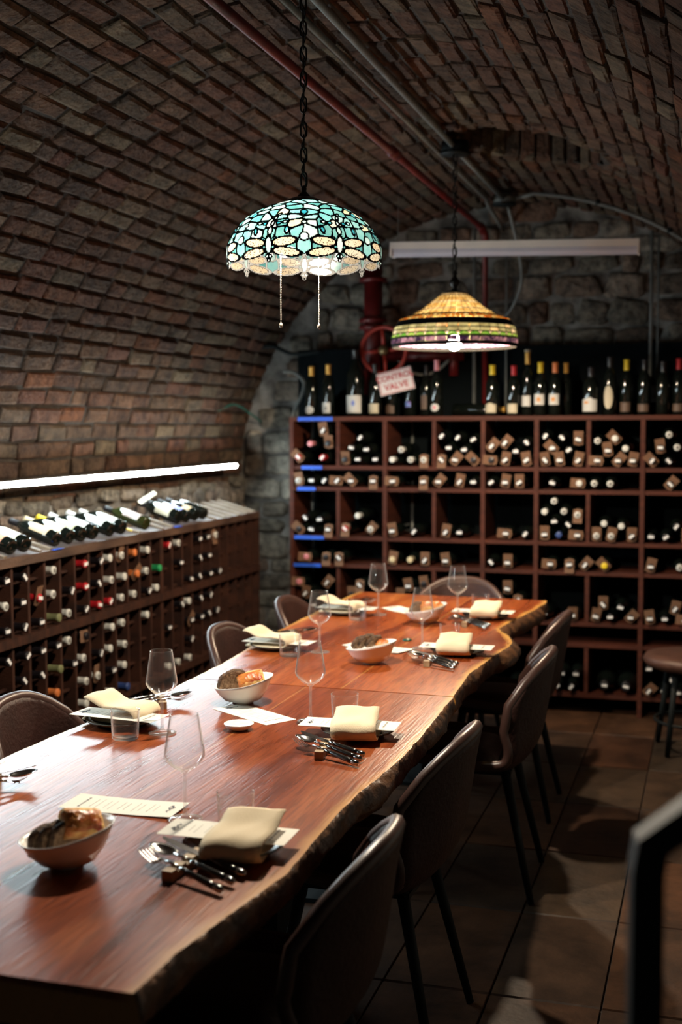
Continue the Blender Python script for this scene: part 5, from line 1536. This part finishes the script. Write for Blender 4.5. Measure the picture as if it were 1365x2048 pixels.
# cutlery: handle towards +x, working end towards -x; origin at the balance point
def cutlery_meshes():
    hd = mkmesh('handle', MB().lathe([(.0001, 0), (.0042, .001), (.0052, .012), (.0062, .04), (.0068, .07), (.0064, .088), (.0001, .0885)], 10, T=Matrix.Rotation(PI / 2, 4, 'Y')), 'horn')
    bo = mkmesh('bolster', MB().lathe([(.0001, -.016), (.0032, -.015), (.0046, -.008), (.0058, -.003), (.0052, .002), (.0050, .004)], 10, T=Matrix.Rotation(PI / 2, 4, 'Y')), 'steel')
    pm = mkmesh('pommel', MB().lathe([(.0064, .084), (.0070, .088), (.0072, .096), (.0060, .103), (.0001, .106)], 10, T=Matrix.Rotation(PI / 2, 4, 'Y')), 'steel')
    rv = MB()
    for k in (.022, .045, .068): rv.lathe([(.0001, .0012), (.0016, .0006), (.0018, 0)], 8, T=Matrix.Translation((k, 0, .0058)))
    rv = mkmesh('rivets', rv, 'steel')
    # spoon head: an egg-shaped hollow bowl
    sp = MB(); vs = []; nu, nv = 18, 6
    for lay in (0, 1):
        for j in range(nv + 1):
            q = j / nv
            for i in range(nu):
                a = 2 * PI * i / nu
                ex = .034 * (1 + .12 * math.cos(a)); ey = .0205
                vs.append((-.088 - ex * q * math.cos(a), ey * q * math.sin(a), .0085 * q * q - .0085 - .0009 * lay))
    fs = [(j * nu + i, j * nu + (i + 1) % nu, (j + 1) * nu + (i + 1) % nu, (j + 1) * nu + i) for j in range(nv) for i in range(nu)]
    N = (nv + 1) * nu
    fs += [tuple(k + N for k in f[::-1]) for f in fs] + [(nv * nu + i, nv * nu + (i + 1) % nu, nv * nu + (i + 1) % nu + N, nv * nu + i + N) for i in range(nu)]
    sp.add(vs, fs, 0, True)
    sp.tube([(-.012, 0, .001), (-.03, 0, .002), (-.045, 0, 0), (-.058, 0, -.002)], [.0030, .0026, .0024, .003], 8)
    sp = mkmesh('spoon_bowl', sp, 'steel')
    fk = MB()
    def strip(pts, th=.0010):
        vs = []
        for (x, y0, y1, z) in pts: vs += [(x, y0, z), (x, y1, z), (x, y1, z - th), (x, y0, z - th)]
        n = len(pts); fs = []
        for i in range(n - 1):
            for k in range(4): fs.append((4 * i + k, 4 * i + (k + 1) % 4, 4 * i + 4 + (k + 1) % 4, 4 * i + 4 + k))
        fs += [(3, 2, 1, 0), (4 * n - 4, 4 * n - 3, 4 * n - 2, 4 * n - 1)]
        fk.add(vs, fs, 0, False)
    strip([(-.055, -.003, .003, -.001), (-.064, -.0085, .0085, -.004), (-.074, -.012, .012, -.0075), (-.084, -.0125, .0125, -.0085)])
    for k in range(4):
        y = -.0125 + .0028 / 2 + k * (.025 - .0028) / 3
        strip([(-.084, y - .0014, y + .0014, -.0085), (-.100, y - .0013, y + .0013, -.0060), (-.118, y - .0010, y + .0010, .0000), (-.124, y - .0004, y + .0004, .0025)])
    fk.tube([(-.012, 0, .001), (-.03, 0, .002), (-.045, 0, .001), (-.057, 0, -.0015)], [.0030, .0026, .0024, .003], 8)
    fk = mkmesh('fork_head', fk, 'steel')
    kn = MB(); vs = []
    for (x, lo, hi) in [(-.010, -.006, .006), (-.03, -.008, .007), (-.06, -.0095, .007), (-.09, -.009, .0072), (-.112, -.005, .0065), (-.122, .003, .005)]:
        vs += [(x, lo, .0003), (x, hi, .0009), (x, hi, -.0009)]
    n = len(vs) // 3
    fs = []
    for i in range(n - 1):
        for k in range(3): fs.append((3 * i + k, 3 * i + (k + 1) % 3, 3 * i + 3 + (k + 1) % 3, 3 * i + 3 + k))
    fs += [(2, 1, 0), (3 * n - 3, 3 * n - 2, 3 * n - 1)]
    kn.add(vs, fs)
    kn = mkmesh('knife_blade', kn, 'steel')
    return hd, bo, pm, rv, sp, fk, kn
HD, BO, PM, RV, SP, FK, KN = cutlery_meshes()
def blockmesh():
    mb = MB()
    mb.box((0, 0, .007), (.022, .135, .014))
    for y, w__ in ((-.056, .023), (-.0215, .020), (.0215, .020), (.056, .023)): mb.box((0, y, .017), (.022, w__, .0062))
    return mkmesh('cutlery_rest', mb, 'block')
BL = blockmesh()
def cutlery_set(x, y, ang, block_ang, where, order=('fork', 'spoon', 'knife')):
    b = obj('cutlery_rest', BL, None, None, (x, y, TZ), (0, 0, block_ang))
    tag(b, 'notched pale wooden cutlery rest ' + where, 'cutlery rest', 'wooden cutlery rests')
    d = Vector((-math.sin(block_ang), math.cos(block_ang)))
    for k, nm in enumerate(order):
        o_ = (k - 1) * .039
        a = ang + (k - 1) * .03
        t = empty(nm, (x + d.x * o_ + .030 * math.cos(a), y + d.y * o_ + .030 * math.sin(a), TOP + .0195), 0, 'dark-handled steel %s on the rest %s' % (nm, where), nm, nm + 's on the wooden rests')
        t.rotation_euler = (0, math.radians(5.2), a)
        for me, n2 in ((BO, 'bolster'), (PM, 'pommel')): obj(n2, me, None, t)
        obj('rivets', RV, None, obj('handle', HD, None, t))
        me = {'fork': FK, 'spoon': SP, 'knife': KN}[nm]
        obj({'fork': 'fork_head', 'spoon': 'spoon_bowl', 'knife': 'blade'}[nm], me, None, t)

def setting(px, py, glass, tumb, nap, cardp, cut, who, side, seed):
    pl = obj('side_plate', PL, None, None, (px, py, TZ)); tag(pl, 'dark green-grey stoneware plate at the %s' % who, 'plate', 'stoneware side plates')
    if glass: wine_glass(*glass, 'clear stemmed wine glass at the %s' % who)
    if tumb: tumbler(*tumb, 'clear straight water tumbler at the %s' % who)
    napkin(nap[0], nap[1], nap[2], seed, 'folded cream napkin wrapped round the menu card at the %s' % who, open_h=.048 if side > 0 else .058)
    card(cardp[0], cardp[1], TOP + .0095 + .0205, cardp[2], .262, .098, 'cream menu card held in the napkin at the %s' % who)
    if cut: cutlery_set(cut[0], cut[1], cut[2], cut[3], 'at the %s' % who)
R_ = math.radians
# right-hand side, near to far (napkin opening turned away from the camera)
setting(-.882, 2.185, (-1.049, 2.328), (-.926, 2.304), (-.862, 2.165, R_(-84)), (-.900, 2.200, R_(1)), (-.930, 2.058, R_(-25), R_(-4)), 'nearest right-hand setting', 1, 1)
setting(-.900, 3.120, (-1.068, 3.222), (-.977, 3.250), (-.890, 3.085, R_(-80)), (-.920, 3.110, R_(3)), (-.934, 2.915, R_(-28), R_(9)), 'second right-hand setting, before the joint', 1, 2)
setting(-.880, 4.350, (-1.027, 4.414), (-.948, 4.530), (-.880, 4.330, R_(-85)), (-.880, 4.330, R_(1)), (-.940, 4.140, R_(-33), R_(6)), 'third right-hand setting, before the bulge', 1, 4)
setting(-.930, 5.200, (-1.046, 5.160), (-.985, 5.370), (-.935, 5.190, R_(-85)), (-.940, 5.190, R_(0)), (-.975, 5.000, R_(-38), R_(2)), 'furthest right-hand setting', 1, 3)
# left-hand side, near to far
setting(-1.560, 3.050, (-1.408, 2.983), (-1.478, 2.905), (-1.575, 3.065, R_(-12)), (-1.560, 3.030, R_(-6)), (-1.560, 3.300, R_(222), R_(30)), 'nearest left-hand setting', -1, 5)
setting(-1.545, 4.270, (-1.367, 4.232), (-1.449, 4.137), (-1.560, 4.270, R_(-10)), (-1.530, 4.255, R_(-4)), (-1.560, 4.520, R_(222), R_(30)), 'middle left-hand setting', -1, 6)
setting(-1.545, 5.150, (-1.396, 5.155), (-1.445, 4.996), (-1.560, 5.150, R_(-10)), (-1.530, 5.140, R_(-4)), (-1.570, 5.400, R_(222), R_(30)), 'furthest left-hand setting', -1, 8)
cutlery_set(-1.560, 2.420, R_(222), R_(30), 'at the left edge of the photo')

# white slanted bowls
def bowl_mesh(r, h, sl):
    mb = MB(); vs = []; n = 48
    outp = [(.0001, .004), (.26, .004), (.28, 0), (.34, 0), (.35, .006), (.40, .02), (.60, .16), (.80, .50), (.93, .85), (1.0, 1.0)]
    inp = [(.975, 1.0), (.90, .86), (.76, .52), (.55, .20), (.35, .09), (.0001, .07)]
    for pr, (a_, b_) in enumerate(outp + inp):
        for k in range(n):
            a = 2 * PI * k / n
            zz = b_ * h if b_ > .03 else b_
            tilt = sl * math.cos(a) * (b_ if b_ > .03 else 0)
            ex = 1 + .05 * math.cos(2 * a)
            vs.append((a_ * r * math.cos(a) * ex, a_ * r * math.sin(a) / ex, zz * (1 + 0) + tilt * a_))
    m_ = len(outp + inp)
    mb.add(vs, [(j * n + k, j * n + (k + 1) % n, (j + 1) * n + (k + 1) % n, (j + 1) * n + k) for j in range(m_ - 1) for k in range(n)], 0, True)
    return mkmesh('bread_bowl', mb, 'porcelain')
BM = bowl_mesh(.086, .066, .017)
def bowl(x, y, rz, label):
    o = obj('bread_bowl', BM, None, None, (x, y, TZ + .0002), (0, 0, rz)); tag(o, label, 'bowl', 'white slanted bread bowls')
def bread_mesh(w_, h, t, seed, kind='slice'):
    rnd = random.Random(seed)
    n = 18; vs = []
    out = []
    for k in range(n):
        a = 2 * PI * k / n
        x = w_ / 2 * math.copysign(abs(math.cos(a)) ** .8, math.cos(a)); z = h / 2 * math.copysign(abs(math.sin(a)) ** (.8 if math.sin(a) > 0 else .45), math.sin(a))
        j = 1 + rnd.uniform(-.045, .045)
        out.append((x * j, z * j))
    rings = [(-t / 2, .80), (-t / 2 + .001, .93), (-t * .25, 1.0), (t * .25, 1.0), (t / 2 - .001, .93), (t / 2, .80), (t / 2 + .0008, .4)]
    for (y, s) in rings:
        for (x, z) in out: vs.append((x * s, y + rnd.uniform(-.0006, .0006), z * s))
    fs = []; mi = []
    for j in range(len(rings) - 1):
        for k in range(n):
            fs.append((j * n + k, j * n + (k + 1) % n, (j + 1) * n + (k + 1) % n, (j + 1) * n + k)); mi.append(0 if 1 <= j <= 3 else 1)
    fs.append(tuple(range(n))[::-1]); mi.append(1)
    fs.append(tuple((len(rings) - 1) * n + k for k in range(n))); mi.append(1)
    mb = MB(); mb.v = vs; mb.f = fs; mb.mi = mi; mb.sm = [True] * len(fs)
    me = mb.mesh('bread_slice'); me.materials.append(M['crust']); me.materials.append(M['crumb'])
    return me
def bread(x, y, z, rot, label, dims=(.080, .062, .018), seed=1):
    o = obj('bread_slice', bread_mesh(*dims, seed), None, None, (x, y, z), rot); tag(o, label, 'bread', 'pieces of bread in the bowls')
def focaccia(x, y, z, rot, label, dims=(.085, .034, .045), seed=2):
    t = empty('focaccia', (x, y, z), 0, label, 'bread', 'pieces of bread in the bowls'); t.rotation_euler = rot
    n = 8; vs = []
    for i in range(n + 1):
        for j in range(n + 1):
            a, b = -1 + 2 * i / n, -1 + 2 * j / n
            vs.append((a * dims[0] / 2, b * dims[1] / 2, dims[2] / 2 - .006 * (a ** 4 + b ** 4) + .005 * noise.noise(Vector((a * 3, b * 3, seed)))))
    N = len(vs)
    vs += [(x_ * .92, y_ * .9, -dims[2] / 2) for (x_, y_, _) in vs]
    f = [(i * 9 + j, (i + 1) * 9 + j, (i + 1) * 9 + j + 1, i * 9 + j + 1) for i in range(n) for j in range(n)]
    per = [(i, 0) for i in range(n)] + [(n, j) for j in range(n)] + [(i, n) for i in range(n, 0, -1)] + [(0, j) for j in range(n, 0, -1)]
    per = [i * 9 + j for i, j in per]
    body = MB().add(vs, f + [tuple(k + N for k in q[::-1]) for q in f] + [(per[k], per[k] + N, per[(k + 1) % 32] + N, per[(k + 1) % 32]) for k in range(32)], 0, True)
    obj('crumb', body, 'focaccia', t)
    tp = MB(); tv = []
    for i in range(9):
        for j in range(9):
            a, b = -1 + i / 4, -1 + j / 4
            k = 1 - max(abs(a), abs(b)) ** 4
            tv.append((a * dims[0] * .43 + .003 * noise.noise(Vector((a * 4, b * 4, seed))), b * dims[1] * .40, dims[2] / 2 - .004 + .008 * k + .004 * noise.noise(Vector((a * 5, b * 5, seed + 3)))))
    tp.add(tv, [(i * 9 + j, (i + 1) * 9 + j, (i + 1) * 9 + j + 1, i * 9 + j + 1) for i in range(8) for j in range(8)], 0, True)
    obj('topping', tp, 'tomato', t)
b1 = (-1.152, 2.020)
bowl(*b1, R_(22), 'nearest white bread bowl, at the lower left of the table')
bread(b1[0] - .040, b1[1] - .018, TOP + .050, (R_(14), R_(-12), R_(68)), 'dark grainy bread slice leaning leftmost in the nearest bowl', (.070, .062, .017), 1)
bread(b1[0] - .018, b1[1] - .014, TOP + .056, (R_(14), R_(-8), R_(68)), 'dark bread slice in the middle of the nearest bowl', (.075, .066, .017), 2)
bread(b1[0] + .004, b1[1] - .010, TOP + .060, (R_(16), R_(-4), R_(68)), 'dark bread slice against the focaccia in the nearest bowl', (.078, .066, .017), 3)
focaccia(b1[0] + .026, b1[1] + .012, TOP + .078, (R_(50), R_(12), R_(60)), 'red-topped focaccia chunk sticking up from the nearest bowl', (.082, .055, .032), 2)
b2 = (-1.335, 3.390)
bowl(*b2, R_(25), 'second white bread bowl, standing on the corner of a menu card')
bread(b2[0] - .046, b2[1] - .014, TOP + .064, (R_(22), R_(4), R_(60)), 'small seeded crust end at the left of the second bowl', (.062, .058, .018), 4)
bread(b2[0] - .022, b2[1] - .008, TOP + .070, (R_(16), R_(6), R_(38)), 'round holey bread slice upright in the second bowl', (.074, .066, .018), 5)
focaccia(b2[0] + .026, b2[1] - .004, TOP + .072, (R_(36), R_(-12), R_(28)), 'red-edged yellow focaccia piece in the second bowl', (.080, .050, .030), 6)
b3 = (-1.133, 4.090)
bowl(*b3, R_(-4), 'third white bread bowl, casting a shadow behind the slab joint')
bread(b3[0] - .040, b3[1] - .008, TOP + .072, (R_(38), R_(8), R_(64)), 'brown bread slice lying left in the third bowl', (.062, .058, .016), 7)
bread(b3[0] - .016, b3[1] - .004, TOP + .080, (R_(42), R_(4), R_(64)), 'brown bread slice on the middle of the third bowl', (.068, .058, .016), 8)
bread(b3[0] + .008, b3[1], TOP + .078, (R_(46), R_(0), R_(64)), 'brown bread slice right of the middle in the third bowl', (.066, .056, .016), 9)
focaccia(b3[0] + .040, b3[1] - .004, TOP + .068, (R_(20), R_(-5), R_(10)), 'small reddish focaccia corner in the third bowl', (.045, .035, .026), 3)
b4 = (-1.150, 5.000)
bowl(*b4, R_(20), 'furthest white bread bowl, near the far end of the table')
bread(b4[0] - .036, b4[1] - .01, TOP + .064, (R_(30), R_(10), R_(60)), 'brown bread slice in the furthest bowl', (.066, .058, .017), 10)
focaccia(b4[0] + .008, b4[1] + .002, TOP + .070, (R_(30), R_(-5), R_(20)), 'pale orange focaccia chunk in the furthest bowl, on the left', (.062, .045, .030), 8)
focaccia(b4[0] + .046, b4[1] + .010, TOP + .072, (R_(24), R_(-12), R_(50)), 'pale orange focaccia chunk in the furthest bowl, on the right', (.050, .040, .028), 9)

# loose menu cards in the middle
card(-1.212, 2.373, TOP + .0012, R_(180 + 1), .262, .105, 'loose cream menu card lying between nearest bowl and wine glass', curl=.003, group='loose menu cards in the middle of the tables')
card(-1.252, 3.260, TOP + .0004, R_(-33), .262, .105, 'loose cream menu card sticking out from under the second bowl', group='loose menu cards in the middle of the tables')
card(-1.185, 4.372, TOP + .0012, R_(-22), .262, .105, 'loose cream menu card behind the third bread bowl', curl=.004, group='loose menu cards in the middle of the tables')
card(-1.295, 5.290, TOP + .0012, R_(-38), .262, .105, 'loose cream menu card behind the furthest bread bowl', curl=.004, group='loose menu cards in the middle of the tables')
ds = obj('small_dish', MB().lathe([(.0001, .001), (.024, .001), (.034, .006), (.041, .016), (.0405, .018), (.033, .0100), (.022, .0065), (.0001, .006)], 36), 'porcelain', None, (-1.226, 3.080, TZ))
tag(ds, 'small round white butter dish between bowl and wine glass', 'dish')
gb = obj('green_disc', MB().lathe([(.0001, 0), (.017, 0), (.018, .003), (.015, .007), (.0001, .0085)], 20), 'green_bead', None, (-1.120, 4.560, TZ))
tag(gb, 'small dark green disc on the far table beside the third bowl', 'disc')

# ------------------------------------------------------------------ stool and stair rail on the right
st = empty('round_stool', (-.085, 6.13, 0), 0, 'brown round-seated stool by the back rack at the right edge', 'stool')
obj('seat', MB().lathe([(.0001, .405), (.19, .405), (.225, .42), (.238, .445), (.225, .468), (.17, .476), (.0001, .478)], 36), 'stoolwood', st)
for k in range(4):
    a = PI / 4 + k * PI / 2 + .2
    obj('leg', MB().tube([(.14 * math.cos(a), .14 * math.sin(a), .41), (.20 * math.cos(a), .20 * math.sin(a), .003)], [.016, .012], 8), 'metal_black', st)
obj('foot_ring', MB().tube([(.178 * math.cos(2 * PI * k / 28), .178 * math.sin(2 * PI * k / 28), .15) for k in range(28)], .008, 6, closed=True), 'metal_black', st)
hr = empty('stair_rail', (-.058, 1.22, 0), 0, 'black square-section stair rail post with sloping handrail at lower right', 'railing')
hr.rotation_euler = (0, 0, R_(12))
mb = MB()
def sq_tube(mb, pts, w_):
    vs = []
    for (c, up_) in pts:
        c = Vector(c); up_ = Vector(up_)
        for (i, j) in ((-1, -1), (1, -1), (1, 1), (-1, 1)):
            vs.append(c + up_ * (i * w_ / 2) + Vector((0, 1, 0)) * (j * w_ / 2))
    n = len(pts)
    fs = [(4 * i + k, 4 * i + (k + 1) % 4, 4 * i + 4 + (k + 1) % 4, 4 * i + 4 + k) for i in range(n - 1) for k in range(4)] + [(3, 2, 1, 0), tuple(4 * n - 4 + k for k in range(4))]
    mb.add(vs, fs)
sq_tube(mb, [((0, 0, .012), (1, 0, 0)), ((0, 0, 1.136), (1, 0, 0)), ((0.004, 0, 1.163), (.93, 0, -.36))], .031)
obj('post', mb, 'rail_black', hr)
mb = MB()
up_ = Vector((-.52, 0, .85)).normalized()
sq_tube(mb, [((0.004, 0, 1.163), (-.93, 0, .36)), ((.45, 0, 1.506), up_)], .033)
obj('handrail', mb, 'rail_black', hr)
obj('base_plate', MB().box((0, 0, .006), (.12, .12, .012)), 'rail_black', hr)
bpy.context.view_layer.update()
